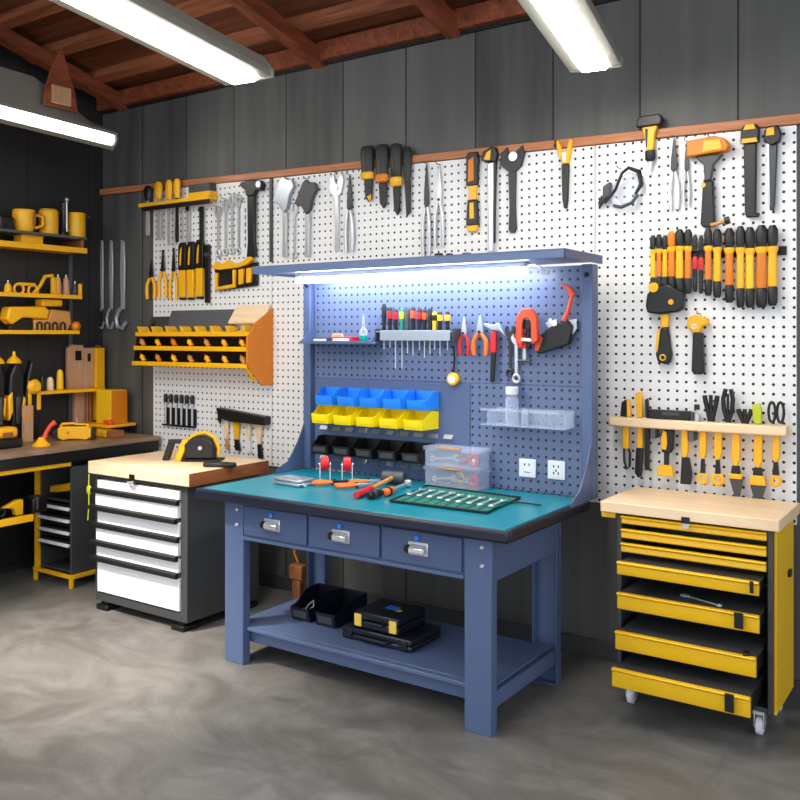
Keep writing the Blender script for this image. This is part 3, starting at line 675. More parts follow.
on_bench('pliers', 'red handled pliers, leftmost tool right of the screwdriver rack', 'pliers', (460.5, 317, 473, 355.5), T_pliers(RED, STEEL, .02, .3), 'pliers hung on the bench back')
on_bench('pliers', 'orange handled pruning pliers with curved grips on the bench back', 'pliers', (474.5, 315, 491, 355.5), T_pliers(ORP, SILV, .02), 'pliers hung on the bench back')
on_bench('claw_hammer', 'claw hammer with red collar and black handle on the bench back', 'hammer', (487, 323, 509, 382),
         [('head', SILV, [('p', [(-.5, .47), (-.4, .5), (-.1, .46), (.2, .5), (.5, .28), (.34, .34), (.2, .38), (-.1, .38), (-.4, .44)], .006, .028)], .003), ('grip', RED, [('p', [(-.16, .36), (.06, .36), (.06, .0), (-.2, .0)], .004, .024)], .004), ('shaft', BLK, [('p', [(-.17, -.001), (.03, -.001), (-.03, -.5), (-.22, -.5)], .006, .022)], .004)])
on_bench('spanner', 'dark combination spanner hanging right of the claw hammer on the bench back', 'spanner', (507, 326, 517.5, 377), T_wrench(DSTEEL, .008), 'spanners on the bench back')
on_bench('spanner', 'bright combination spanner hanging below the orange clamp', 'spanner', (513, 334, 523.5, 382), T_wrench(STEEL, .008), 'spanners on the bench back')
on_bench('pipe_cutter', 'red and steel pipe cutter hanging between the spanners and the clamp', 'pipe cutter', (518, 316, 533, 362),
         [('frame', RED, [('p', [(-.4, .5), (-.1, .5), (-.1, .1), (.4, .1), (.5, -.05), (.3, -.2), (-.3, -.2), (-.45, 0)], .002, .024)], .004), ('roller', CHROME, [('d', 0, .18, .004, .03, .22)]), ('screw', STEEL, [('l', .1, [(-.46, .12), (-.2, .12)], .014)]), ('tee_handle', DGR, [('t', [(-.3, -.47, .014), (.5, -.47, .014)], .09)])])
on_bench('c_clamp', 'orange-red C clamp with a black screw hanging on the bench back', 'clamp', (524, 309, 546, 346),
         [('frame', ORR, [('p', [(-.46, -.4), (-.42, .3), (-.18, .5), (.2, .5), (.44, .3), (.5, -.35), (.22, -.45), (.2, .15), (.05, .25), (-.12, .22), (-.2, .05), (-.18, -.5)], .004, .036)], .004),
          ('screw', BLK, [('l', .02, [(-.5, .09), (-.05, .09), (-.02, .2), (.2, .2)], .02)]), ('jaw_plate', CHROME, [('p', [(-.2, -.28), (.24, -.3), (.24, -.38), (-.2, -.36)], .01, .04)], .001)], None, .062)
on_bench('hand_saw', 'hacksaw with dark grip, orange tip and a raised red arm', 'saw', (540, 284, 579, 354),
         [('grip', BLK, [('p', [(-.5, -.48), (-.42, -.5), (.34, -.36), (.42, -.1), (.3, -.02), (-.1, -.1), (-.46, -.26)], .004, .034)], .006),
          ('grip_tip', ORR, [('p', [(-.52, -.46), (-.42, -.46), (-.3, -.27), (-.38, -.24), (-.5, -.34)], .0345, .04)], .003),
          ('arm', ORR, [('t', [(.2, -.03, .02), (.3, .1, .022), (.4, .3, .026), (.42, .36, .026)], [.07, .05, .045, .05]), ('p', [(.5, .34), (.36, .3), (.26, .44), (.12, .49), (.16, .5), (.34, .46)], .012, .034)], .003),
          ('bolt', CHROME, [('d', .0, -.06, .03, .045, .07), ('d', -.12, -.02, .02, .036, .05)]), ('blade', STEEL, [('p', [(.3, -.02), (.5, -.0), (.5, -.14), (.4, -.22)], .012, .016), ('p', [(-.3, -.05), (.0, -.0), (.1, -.09), (-.2, -.12)], .012, .02)])])
# tool lying on the hood
c = onZ(409, 257, 1.9922); r = thing('utility_bar', 'black and yellow ratchet bar lying on top of the workbench hood', 'ratchet', (c.x + .02, 3.86, 1.993), 0)
obj('body', bx(-.11, .11, -.02, .02, 0, .03), BLK, r, .006); obj('yellow_switch', bx(.03, .065, -.0225, -.0205, .008, .03), YEL, r, .002)
q = B(); q.box(-.1, -.06, -.014, .014, .0302, .048); q.box(-.03, .0, -.014, .014, .0302, .044); obj('knob', q, BLKR, r, .004)
obj('end_block', bx(.066, .105, -.018, .018, .0302, .042), DGR, r, .004)
# ------------------------------------------------------------------ white drawer cabinet
WX0, WX1, WY0, WY1 = -4.44, -3.65, 3.30, 3.86
cab = thing('drawer_cabinet', 'grey tool cabinet with six white drawers and a pale wooden top', 'cabinet', ((WX0 + WX1) / 2, (WY0 + WY1) / 2, 0))
b = B(); t = .02
b.box(WX0, WX0 + t, WY0, WY1, .05, .80); b.box(WX1 - .05, WX1, WY0, WY1, .05, .80); b.box(WX0 + t, WX1 - .05, WY1 - t, WY1, .05, .80); b.box(WX0 + t, WX1 - .05, WY0, WY1 - t, .05, .10); b.box(WX0 + t, WX1 - .05, WY0 + .01, WY1 - t, .775, .80)
wob('body', b, DGR, cab, .003)
wob('top', bx(WX0 - .03, WX1 + .045, WY0 - .03, WY1 + .03, .801, .873), PINE, cab, .004)
wob('top_end', bx(WX1 + .0452, WX1 + .053, WY0 - .03, WY1 + .03, .801, .873), PINEEND, cab, .001, 'brown right end of the wooden top')
for k, (z0, z1, out) in enumerate([(.716, .765, .0), (.618, .702, .014), (.513, .592, .0), (.412, .498, .01), (.318, .392, .006), (.107, .285, 0)]):
    d = wob('drawer', bx(WX0 + .028, WX1 - .056, WY0 - .008 - out, WY0 + .4, z0, z1), WHITE, cab, .003)
    if k < 5:
        q = B(); q.prism([(WY0 - .009 - out, z0 + .004), (WY0 - .035 - out, z0 - .001), (WY0 - .035 - out, z0 - .026), (WY0 - .009 - out, z0 - .030)], WX0 - .004, WX1 - .05, 'x')
        obj('handle_strip', q, BLKR, d, .002, 'black full-width handle strip')
lk = wob('lock', bx(-4.09, -4.045, WY0 - .037, WY0 - .0305, .795, .83), BLK, cab, .003)
q = B(); q.sweep([(-4.12, WY0 - .02, .776), (-4.085, WY0 - .034, .778), (-4.06, WY0 - .03, .785)], .008, 8); obj('lock_lever', q, CHROME, lk)
for x, y in ((WX0 + .07, WY0 + .05), (WX1 - .07, WY0 + .05), (WX0 + .07, WY1 - .05), (WX1 - .07, WY1 - .05)):
    q = B(); q.box(x - .03, x + .03, y - .04, y + .04, .03, .0498); q.box(x - .05, x + .05, y - .06, y + .06, .0, .03); wob('foot', q, BLK, cab, .004)
r = thing('key_tag', 'lime green tag on a cord hanging at the left edge of the white drawer cabinet', 'tag', (WX0 - .032, WY0 - .02, .62))
q = B(); q.ball((0, 0, .08), .022, (1, .5, 1.3)); obj('tag_body', q, LIME, r); q = B(); q.sweep([(0, 0, .175), (0, -.003, .11), (.004, -.004, .0), (-.006, -.004, -.1)], .004, 8); obj('cord', q, LIME, r)
# circular saw and small remote on the white cabinet
c = onZ(187, 461, .874); r = thing('circular_saw', 'black and yellow hand saw with an arched guard standing on the white cabinet', 'saw', (c.x, c.y + .03, .8745), .55)
q = B(); q.prism([(-.02, .012), (.15, .012), (.155, .07), (.13, .125), (.08, .15), (.02, .14), (-.03, .1)], -.05, .05, 'y'); obj('motor_housing', q, BLK, r, .012)
q = B(); q.sweep([(-.02, 0, .115), (.03, 0, .155), (.085, 0, .168), (.14, 0, .14), (.168, 0, .075), (.165, 0, .03)], .012, 10); obj('yellow_guard', q, YEL, r)
q = B(); q.prism([(-.09, .0), (-.05, .0), (.0, .13), (-.04, .13)], -.045, .045, 'y'); obj('yellow_bracket', q, YEL, r, .006)
q = B(); q.prism([(-.17, .0), (-.13, .0), (-.09, .12), (-.13, .12)], -.02, .02, 'y'); q.box(-.13, -.03, -.015, .015, .1, .125); obj('rear_handle', q, BLK, r, .006)
obj('base_plate', bx(-.04, .19, -.06, .06, 0, .011), BLKR, r, .002)
q = B(); q.cyl((.07, -.051, .08), (.07, -.056, .08), .012); obj('hub_bolt', q, STEEL, r)
c = onZ(170, 458, .874); r = thing('wood_block', 'small pale wooden block behind the saw on the white cabinet', 'block', (c.x - .03, 3.82, .8745)); obj('block', bx(-.09, .09, -.035, .035, 0, .045), TAN, r, .003); obj('block_slot', bx(-.03, .03, -.036, -.0352, .01, .03), BLK, r)
c = onZ(219, 467, .874); r = thing('remote_control', 'small black remote lying near the right edge of the white cabinet', 'remote', (c.x, c.y, .8745), .45)
q = B(); q.prism([(-.09, -.02), (.06, -.028), (.1, -.01), (.1, .018), (.05, .03), (-.09, .022)], 0, .026, 'z'); obj('body', q, BLK, r, .008); obj('button', bx(.02, .05, -.01, .01, .0262, .029), DGR, r, .002)
# ------------------------------------------------------------------ yellow drawer cabinet on casters
KX0, KX1, KY0, KY1 = -1.39, -.745, 3.73, 4.11
cab = thing('drawer_cabinet', 'yellow tool cabinet on white casters with its lower drawers pulled open', 'cabinet', ((KX0 + KX1) / 2, (KY0 + KY1) / 2, 0))
b = B(); z0, z1 = .105, .842
b.box(KX0, KX0 + .02, KY0, KY1, z0, z1); b.box(KX1 - .022, KX1 - .004, KY0, KY1, z0, z1); b.box(KX0 + .02, KX1 - .022, KY1 - .012, KY1, z0, z1); b.box(KX0 + .02, KX1 - .022, KY0 + .006, KY1 - .012, z0, z0 + .02)
b.box(KX0 + .02, KX1 - .022, KY0 + .01, KY0 + .02, .838, z1)
wob('body', b, DGR, cab, .003)
wob('side_panel', bx(KX1 - .0038, KX1 + .006, KY0 + .03, KY1 + .004, z0 - .01, z1), YELP, cab, .002, 'bright yellow right side panel')
wob('side_panel', bx(KX0 - .006, KX0 - .0002, KY0 + .02, KY1, z0, z1), YELP, cab, .002)
wob('corner_block', bx(KX0 - .07, KX0 - .0062, KY0 - .005, KY1 - .05, .815, .842), YELP, cab, .003)
wob('top', bx(-1.455, -.718, 3.70, 4.145, .843, .89), PINE, cab, .004)
for k, (a, e, out) in enumerate([(.797, .832, .006), (.735, .775, .01), (.675, .715, .014), (.632, .69, .105), (.452, .522, .10), (.292, .37, .14), (.16, .238, .21)]):
    if k == 3: a, e = .60, .655
    yf = KY0 - out; xa, xb = KX0 + .022, KX1 - .024
    xa += out * .17; xb -= out * .08
    q = B(); q.prism([(yf, a), (yf - .004, a + .006), (yf - .002, e - .014), (yf - .016, e - .004), (yf - .012, e), (yf + .012, e), (yf + .012, a)], xa - (.0 if k < 3 else .0), xb, 'x')
    d = wob('drawer', q, YELP, cab, .0015)
    if k >= 3:
        q = B(); q.box(xa + .004, xb - .004, yf + .0125, KY1 - .03, a + .01, e - .012); obj('tray', q, BLK, d)
        q = B(); q.box(xa + .006, xb - .006, yf + .0125, KY1 - .032, e - .0118, e - .004); obj('ribbed_mat', q, MATT, d)
        if k != 5: q = B(); q.box(xb - .09 if k != 3 else xb - .03, xb - .055 if k != 3 else xb - .015, yf - .022, yf - .0165, a + .012, e + .006); obj('latch', q, BLK, d, .003)
        else: q = B(); q.box(xb - .05, xb - .03, yf - .005, yf + .03, e + .0005, e + .012); obj('latch', q, BLK, d, .003)
q = B(); q.box(-1.10, -1.065, KY0 - .036, KY0 - .0305, .835, .862); lk = wob('lock', q, BLK, cab, .003)
q = B(); q.box(-1.097, -1.07, KY0 - .03, KY0 - .014, .812, .834); obj('lock_plate', q, CHROME, lk, .002)
wob('side_knob', bx(KX1 + .0062, KX1 + .018, 3.98, 4.02, .60, .63), BLK, cab, .004)
for x, y in ((KX0 + .05, KY0 + .045), (KX1 - .06, KY0 + .045), (KX0 + .05, KY1 - .05), (KX1 - .045, KY1 - .05)):
    q = B(); q.box(x - .022, x + .022, y - .03, y + .03, .088, .1045); q.box(x - .02, x - .016, y - .022, y + .022, .03, .088); q.box(x + .016, x + .02, y - .022, y + .022, .03, .088); cs = wob('caster', q, CHROME, cab, .001)
    q = B(); q.lathe([(.028, -.014), (.036, -.01), (.036, .01), (.028, .014)], (x, y, .0365), (1, 0, 0), 24); obj('wheel', q, WPL, cs)
c = Vector((-1.06, KY0 - .03, .5195)); r = thing('spanner', 'steel spanner lying on the open middle drawer of the yellow cabinet', 'spanner', (-1.02, KY0 - .02, .5195), 1.2, None, rx=-PI / 2); build(r, .03, .2, T_wrench(STEEL, .006))
# ------------------------------------------------------------------ loose cord behind the bench
r = thing('cord', 'orange cord hanging behind the left rear of the workbench', 'cord', (-3.42, 3.95, 0))
q = B(); q.sweep([(.03, 0, .80), (.035, 0, .70), (.01, 0, .55), (-.02, .0, .42), (-.03, 0, .33), (.0, 0, .28)], .006, 8); obj('cable', q, ORG, r)
q = B(); q.box(-.05, .05, -.03, .03, .18, .27); q.box(-.03, .03, -.025, .025, .0, .18); obj('plug_block', q, PINEEND, r, .01)
# ------------------------------------------------------------------ tools on the back wall
def P3(*p): return list(p)
for k, (x0, x1, lab) in enumerate([(100.5, 107, 'leftmost of three long steel garden hooks hung on the bare wall near the corner'), (109, 117, 'middle of three long steel garden hooks hung on the bare wall near the corner'), (119, 130, 'rightmost and widest of three long steel garden hooks on the bare wall')]):
    on_wall('steel_hook', lab, 'hook tool', (x0, 240, x1, 329), [
        ('blade', STEEL, [('p', [(-.12, .5), (.14, .48), (.22, .2), (.16, -.28), (-.12, -.28), (-.2, .2)], .004, .018)], .002),
        ('hook', SILV, [('t', [(0, -.26, .012), (-.3, -.3, .014), (-.5, -.38, .016), (-.35, -.48, .016), (.1, -.49, .016), (.4, -.42, .014)], .13)])], 'steel hooks near the corner', WALL, .004, False)
# yellow rail with chisels
a, e = onY(141, 207, PEG - .06), onY(211, 196, PEG - .06)
r = thing('tool_rail', 'yellow and black tool rail at the upper left holding long steel chisels', 'tool rail', ((a.x + e.x) / 2, PEG - .002, a.z)); z = (a.z + e.z) / 2
b = B(); b.box(a.x, e.x, PEG - .085, PEG - .072, z - .014, z + .012); b.box(a.x, e.x, PEG - .02, PEG - .002, z - .014, z + .012); b.box(a.x, a.x + .02, PEG - .072, PEG - .02, z - .014, z + .012); b.box(e.x - .02, e.x, PEG - .072, PEG - .02, z - .014, z + .012); wob('rail', b, YEL, r, .003)
b = B(); b.box(a.x + .03, e.x + .01, PEG - .083, PEG - .074, z - .045, z - .0145); wob('under_strip', b, BLK, r, .003)
xm = onY(189, 200, PEG - .06).x; wob('holder_block', bx(xm, e.x, PEG - .07, PEG - .002, z + .0125, z + .045), YEL, r, .003); wob('holder_lid', bx(xm, e.x - .01, PEG - .066, PEG - .002, z + .0455, z + .10), DGR, r, .004)
for k, (x0, x1, y0, y1, g, s) in enumerate([(149.5, 157, 187, 236, BLK, STEEL), (160, 168, 183, 240, YEL, STEEL), (171, 178, 181, 246, YEL, STEEL), (179, 186, 180, 243, YEL, DSTEEL)]):
    on_wall('chisel', f'{["black", "yellow", "yellow", "dark-bladed yellow"][k]} handled chisel in the upper left yellow rail, {["leftmost", "second from left", "third from left", "beside the lidded block"][k]}', 'chisel', (x0, y0, x1, y1),
            [('handle', g, [('l', 0, [(.2, .3), (.26, .4), (.44, .46), (.5, .26)], .045)], 0), ('blade', s, [('p', [(-.18, .2), (.18, .2), (.26, -.4), (.22, -.5), (-.2, -.5), (-.26, -.4)], .042, .048)], .001)], 'chisels in the upper rail', PEG, .004, False)
for k, (x0, x1) in enumerate([(187, 193), (200, 207)]):
    on_wall('file', f'dark flat file hanging under the lidded block of the yellow rail, {["left", "right"][k]} one', 'file', (x0, 206, x1, 246 + 6 * k), [('blade', STEEL if k == 0 else DSTEEL, [('p', [(-.3, .46), (.3, .46), (.26, -.46), (0, -.5), (-.26, -.46)], .01, .018)], .001), ('tang', DSTEEL, [('d', 0, .42, .0181, .024, .3)])], None, PEG, .004, False)
# pliers and files cluster
for k, (x0, y0, x1, y1, hm) in enumerate([(148, 260, 158, 299, YEL), (160, 250, 169, 298, YEL), (171, 248, 179.5, 300, YEL)]):
    on_wall('pliers', f'black jawed pliers with yellow handles below the chisel rail, {["left", "middle", "right"][k]} of three', 'pliers', (x0, y0, x1, y1), T_pliers(hm, BLK, .022), 'pliers below the chisel rail', hook=False)
for k, (x0, y0, x1, y1) in enumerate([(180.5, 243, 189, 300), (189, 242, 197.5, 300), (197.5, 240, 206.5, 299)]):
    on_wall('rasp', f'black and yellow rasp right of the three yellow pliers, {["left", "middle", "right"][k]} of three', 'rasp', (x0, y0, x1, y1),
            [('head', BLK, [('p', [(-.42, .02), (-.4, .44), (-.2, .5), (.3, .5), (.46, .4), (.46, .02)], .002, .028)], .004), ('streak', YEL, [('p', [(-.2, .1), (-.12, .36), (.06, .42), (-.02, .1)], .0282, .032)], .001), ('body', YEL, [('p', [(-.4, .019), (.36, .019), (.32, -.46), (-.3, -.46)], .002, .026)], .004), ('foot', BLK, [('p', [(-.34, -.461), (.34, -.461), (.28, -.5), (-.28, -.5)], .002, .024)], .002)], 'rasps below the chisel rail', hook=False)
on_wall('file', 'plain black file hanging right of the black and yellow rasps', 'file', (206.5, 245, 212, 303), [('blade', BLK, [('p', [(-.4, .5), (.4, .5), (.36, -.5), (-.36, -.5)], .002, .02)], .002), ('end_band', DGR, [('p', [(-.44, .36), (.44, .36), (.44, .3), (-.44, .3)], .0202, .024)])])
# black and yellow holder with spanners
on_wall('tool_holder', 'black wall holder with yellow frame and edges below four pale spanners', 'tool holder', (214.5, 258, 262, 292),
        [('back_plate', BLK, [('p', [(-.46, .2), (.44, .34), (.44, -.34), (-.4, -.46)], .001, .02)], .004), ('wavy_edge', YEL, [('p', [(-.46, .22), (-.36, .42), (-.26, .28), (-.1, .44), (.02, .3), (.2, .36), (.34, .5), (.42, .42), (.3, .28), (.1, .2), (-.3, .16)], .0205, .05)], .003),
         ('frame', YEL, [('t', [(-.38, .08, .03), (-.38, -.4, .03), (0.0, -.32, .03), (0.0, .14, .03)], .035)]), ('yellow_grip', YEL, [('p', [(.1, .14), (.2, .16), (.18, -.28), (.1, -.3)], .0205, .04)], .003), ('yellow_grip', YEL, [('p', [(.26, .16), (.36, .18), (.34, -.24), (.26, -.26)], .0205, .04)], .003)], None, PEG, .004, False)
for k, (x0, y0, x1, y1) in enumerate([(216, 208, 223, 258), (223.5, 200, 230, 257), (230, 196, 236.5, 256), (236.5, 196, 243, 256)]):
    on_wall('spanner', f'steel spanner above the black and yellow holder, {["leftmost", "second from left", "second from right", "rightmost"][k]} of four', 'spanner', (x0, y0, x1, y1), T_wrench(STEEL, .01), 'spanners above the yellow holder')
on_wall('drill_gauge', 'white gauge card with black slots hung beside the big black hammer', 'gauge', (242, 203, 249, 257), [('card', WPL, [('p', [(-.5, .5), (.5, .5), (.5, -.5), (-.5, -.5)], .001, .006)], 0), ('slot_row', BLK, [('p', [(.05, .4 - .13 * i), (.2, .4 - .13 * i), (.2, .32 - .13 * i), (.05, .32 - .13 * i)], .0061, .0072) for i in range(6)])])
on_wall('hammer', 'big black hammer with wide curved head hung above the black and yellow holder', 'hammer', (243.5, 181, 267, 257),
        [('head', BLK, [('p', [(-.5, .45), (-.42, .49), (.1, .5), (.4, .48), (.5, .43), (.44, .35), (.2, .36), (.12, .3), (-.2, .3), (-.26, .38)], .003, .04)], .004), ('end_cap', STEEL, [('d', .34, .43, .0402, .045, .1)]), ('shaft', BLK, [('p', [(-.2, .299), (.12, .299), (.1, -.3), (.16, -.5), (-.22, -.5), (-.18, -.3)], .006, .03)], .005)])
# amber bin rack
RY = PEG - .22
xa, xb = onY(133, 345, RY).x, onY(247.5, 345, RY).x; xs = xb + .004
rack = thing('bin_rack', 'amber and yellow three-tier wall rack with small tools above the white drawer cabinet', 'rack', ((xa + xb) / 2, PEG - .003, 1.42))
b = B(); b.prism([(PEG - .003, 1.79), (PEG - .003, 1.30), (PEG - .11, 1.30), (RY - .02, 1.44), (RY - .02, 1.60), (PEG - .16, 1.70)], xs, xs + .012, 'x'); wob('side_panel', b, ORG, rack, .003, 'amber right side panel')
tz = [1.625, 1.53, 1.425]; tier_y = [PEG - .19, PEG - .205, RY]
for z, yf in zip(tz, tier_y):
    b = B(); b.box(xa, xb, yf, PEG - .003, z - .012, z); b.box(xa - .005, xb, yf - .008, yf - .0002, z - .014, z + .016); wob('tier', b, YEL, rack, .003)
wob('back_panel', bx(xa + .01, xb, PEG - .012, PEG - .0032, tz[2] + .001, tz[0] - .013), BLK, rack)
b = B(); b.prism([(PEG - .003, 1.74), (PEG - .003, 1.40), (RY, 1.409), (tier_y[1], 1.515), (tier_y[0], 1.61), (PEG - .1, 1.66)], xa + .001, xa + .006, 'x'); wob('end_panel', b, BLK, rack)
xm0, xm1 = onY(170, 320, PEG - .03).x, onY(235, 320, PEG - .03).x
b = B(); b.prism([(PEG - .004, 1.79), (PEG - .016, 1.79), (PEG - .06, 1.66), (PEG - .05, 1.66)], xm0, xm1, 'x'); wob('mesh_panel', b, GRID, rack, 0, 'grey mesh back panel')
b = B(); b.prism([(PEG - .004, 1.75), (PEG - .016, 1.75), (PEG - .05, 1.66), (PEG - .04, 1.66)], onY(150, 320, PEG - .03).x, xm0 - .004, 'x'); wob('short_panel', b, DGR, rack)
b = B(); b.prism([(PEG - .004, 1.815), (PEG - .016, 1.815), (PEG - .10, 1.70), (PEG - .09, 1.69)], xm1 + .004, xs - .002, 'x'); wob('top_board', b, PINE, rack, .001, 'pale top board')
b = B(); b.prism([(RY, 1.424 - .012), (RY + .06, 1.33), (RY + .07, 1.335), (RY + .012, 1.42 - .012)], xb - .02, xb + .0035, 'x'); wob('brace', b, YEL, rack)
n = 8
for i in range(n):
    x = xa + .03 + (xb - xa - .09) * i / (n - 1)
    b = B(); yf = tier_y[0]; b.prism([(x - .006, tz[0] + .001), (x + .016, tz[0] + .001), (x - .012, tz[0] + .05), (x - .034, tz[0] + .055)], yf + .004, yf + .09, 'y'); wob('divider', b, YEL, rack, .002)
tn = [['leftmost', 'second from left', 'third from left', 'middle', 'third from right', 'second from right', 'rightmost'], ]
HM = [YEL, BRASS, YEL, ORG, YEL, BRASS, YEL]
for t in (1, 2):
    for i in range(7):
        x = xa + .05 + (xb - xa - .13) * i / 6; yf = tier_y[t]
        if t == 2: x += .02
        r = thing('screwdriver', f'short {["yellow", "tan", "yellow", "amber", "yellow", "tan", "yellow"][i]} handled tool leaning in the {["", "middle", "bottom"][t]} tier of the amber rack, {tn[0][i]}', 'screwdriver', (x, yf + .045, tz[t] + .006), 0, 'small tools in the amber rack', rx=.1, ry=-.55); r.scale = (1.1, 1.1, .78)
        q = B(); q.lathe([(.008, .012), (.016, .018), (.013, .035), (.017, .06), (.009, .078)], n=12); obj('handle', q, HM[(i + t) % 7], r); q = B(); q.cyl((0, 0, .07), (0, 0, .095), .005); obj('shaft', q, DSTEEL if i % 2 else RED, r)
# row of dark punches
a, e = onY(165, 388, PEG), onY(197, 425, PEG); zb = onY(181, 424, PEG).z
r = thing('punch_rack', 'thin black rack strip holding six steel punches below the amber rack', 'rack', ((a.x + e.x) / 2, PEG - .002, zb)); wob('strip', bx(a.x, e.x, PEG - .03, PEG - .002, zb - .016, zb - .004), BLK, r, .002); wob('back_plate', bx(a.x, e.x, PEG - .006, PEG - .002, zb - .0039, zb + .11), BLKR, r)
for i in range(6):
    x = a.x + (e.x - a.x) * (i + .5) / 6; r = thing('punch', f'steel punch in the thin black rack below the amber rack, {["leftmost", "second from left", "third from left", "third from right", "second from right", "rightmost"][i]}', 'punch', (x, PEG - .018, zb - .0035), 0, 'punches in the thin rack')
    q = B(); q.cyl((0, 0, 0), (0, 0, .15), .008); obj('rod', q, STEEL, r); q = B(); q.lathe([(.011, .1505), (.014, .16), (.014, .2), (.009, .21)]); obj('knob', q, BLK, r)
# black bar with brushes
on_wall('brush_bar', 'black wall bar above the white cabinet holding yellow-handled brushes', 'tool rail', (220, 408, 272, 424), [('bar', BLK, [('p', [(-.46, .46), (.48, .1), (.48, -.42), (-.2, -.36), (-.42, -.1)], .001, .06)], .006), ('hook_strap', BLKR, [('p', [(-.5, -.3), (-.46, .3), (-.4, .3), (-.44, -.6)], .02, .03)], .002)], None, PEG, .004, False)
for k, (x0, y0, x1, y1, m, m2) in enumerate([(225.5, 422, 231.5, 449, PINE, BRASS), (234, 422, 243, 450, YEL, BLK), (248, 421, 254, 452, PINE, WPL), (257, 421, 265.5, 458, PINE, BLK)]):
    on_wall('brush', f'{["pale wooden", "yellow and black", "white and wooden", "black edged wooden"][k]} brush under the black wall bar, {["leftmost", "second from left", "second from right", "rightmost"][k]}', 'brush', (x0, y0, x1, y1), [('handle', m, [('p', [(-.34, .5), (.34, .5), (.26, .1), (.12, -.12), (-.12, -.12), (-.26, .1)], .004, .022)], .003), ('bristles', m2, [('p', [(-.2, -.121), (.2, -.121), (.4, -.5), (-.1, -.5)], .004, .02)], .002)], 'brushes under the black bar', PEG, .004, False)
# upper middle tools
AX = lambda m, hm: [('head', m, [('p', [(-.5, .2), (-.3, .34), (-.14, .46), (0, .5), (.14, .46), (.42, .44), (.5, .36), (.3, .26), (.18, .1), (.02, .04), (-.2, .16)], .003, .03)], .004), ('shaft', hm, [('p', [(-.06, .05), (.16, .05), (.12, -.3), (.14, -.5), (-.08, -.5), (-.04, -.3)], .006, .024)], .003)]
on_wall('hatchet', 'grey headed hatchet with steel shaft hung right of the dark metal strip', 'hatchet', (275.5, 177, 297, 257), AX(SILV, STEEL), 'grey hatchets on the wall')
on_wall('hatchet', 'dark headed hatchet with pale shaft hung second from the dark metal strip', 'hatchet', (297.5, 180, 320, 257), AX(DGR, STEEL), 'grey hatchets on the wall')
on_wall('spanner', 'pale thin spanner hanging between the two hatchets', 'spanner', (292, 205, 299, 260), T_wrench(STEEL, .008))
on_wall('adjustable_spanner', 'bright adjustable spanner hung right of the two hatchets', 'spanner', (331, 174, 345, 252), T_adjust(STEEL), 'adjustable spanners on the wall')
on_wall('pliers', 'long steel pliers hung beside the bright adjustable spanner above the hood', 'pliers', (344, 176, 358, 252), T_pliers(STEEL, DSTEEL, .016, .2))
GRIP = lambda m: [('grip', BLK, [('l', -.0, [(-.02, .3), (.0, .42), (.2, .44), (.42, .48), (.48, .42), (.5, .2)], .022)]), ('insert', m, [('p', [(-.2, .1), (.2, .1), (.16, .4), (-.12, .42)], .03, .036 + .004)], .003), ('collar', m, [('l', 0, [(-.1, .3), (-.08, .44), (.0, .5), (.03, .44)], .022)]), ('blade', BLK, [('p', [(-.3, -.08), (.3, -.08), (.24, -.44), (.06, -.5), (-.2, -.42)], .012, .026)], .003)]
on_wall('utility_knife', 'short black knife with yellow collar and tip, leftmost of four hung on the pine rail', 'knife', (364, 147, 377.5, 203), GRIP(YEL)[0:1] + GRIP(YEL)[2:] + [('tip', YEL, [('p', [(-.05, -.4), (.3, -.36), (.2, -.5)], .0262, .03)], .001)], 'black knives at the pine rail')
on_wall('utility_knife', 'black knife with orange-yellow inserts, second from left of four on the pine rail', 'knife', (378.5, 145.5, 392, 209), GRIP(ORG), 'black knives at the pine rail')
on_wall('utility_knife', 'long black knife with yellow inserts, third from left of four on the pine rail', 'knife', (393, 144.5, 405, 216), GRIP(YEL), 'black knives at the pine rail')
on_wall('utility_knife', 'plain black slim knife, rightmost of four on the pine rail', 'knife', (405.5, 148, 414, 217), [('handle', BLK, [('l', 0, [(0, .3), (.1, .46), (.4, .5), (.5, .3)], .02)]), ('blade', BLK, [('p', [(-.34, .02), (.34, .02), (.3, -.44), (-.1, -.5)], .01, .024)], .002)], 'black knives at the pine rail')
on_wall('pliers', 'long-handled steel pliers hung right of the four black knives', 'pliers', (421.5, 165, 434, 258), T_pliers(STEEL, DSTEEL, .016, .22), 'steel pliers right of the knives')
on_wall('pliers', 'second long-handled steel pliers, nearer the yellow-black cutter', 'pliers', (434, 166, 447, 247), T_pliers(STEEL, STEEL, .016, .26), 'steel pliers right of the knives')
on_wall('snap_cutter', 'black and yellow snap cutter hung upright above the workbench hood', 'knife', (468, 153, 481, 232),
        [('upper_body', BLK, [('p', [(-.46, .08), (-.44, .46), (-.3, .5), (.4, .5), (.48, .4), (.4, .08)], .002, .028)], .005), ('orange_inlay', ORG, [('p', [(-.28, .12), (-.22, .4), (.16, .44), (.2, .14)], .0282, .033)], .003), ('yellow_waist', YEL, [('p', [(-.3, .079), (.34, .079), (.26, -.02), (.34, -.1), (-.3, -.1), (-.22, -.02)], .002, .026)], .003), ('lower_body', BLK, [('p', [(-.36, -.101), (.36, -.101), (.46, -.42), (-.46, -.42)], .002, .028)], .005), ('yellow_inlay', YEL, [('p', [(-.14, -.14), (.16, -.14), (.2, -.34), (-.16, -.34)], .0282, .032)], .002), ('yellow_foot', YEL, [('p', [(-.44, -.421), (.44, -.421), (.3, -.5), (-.3, -.5)], .002, .026)], .004)])
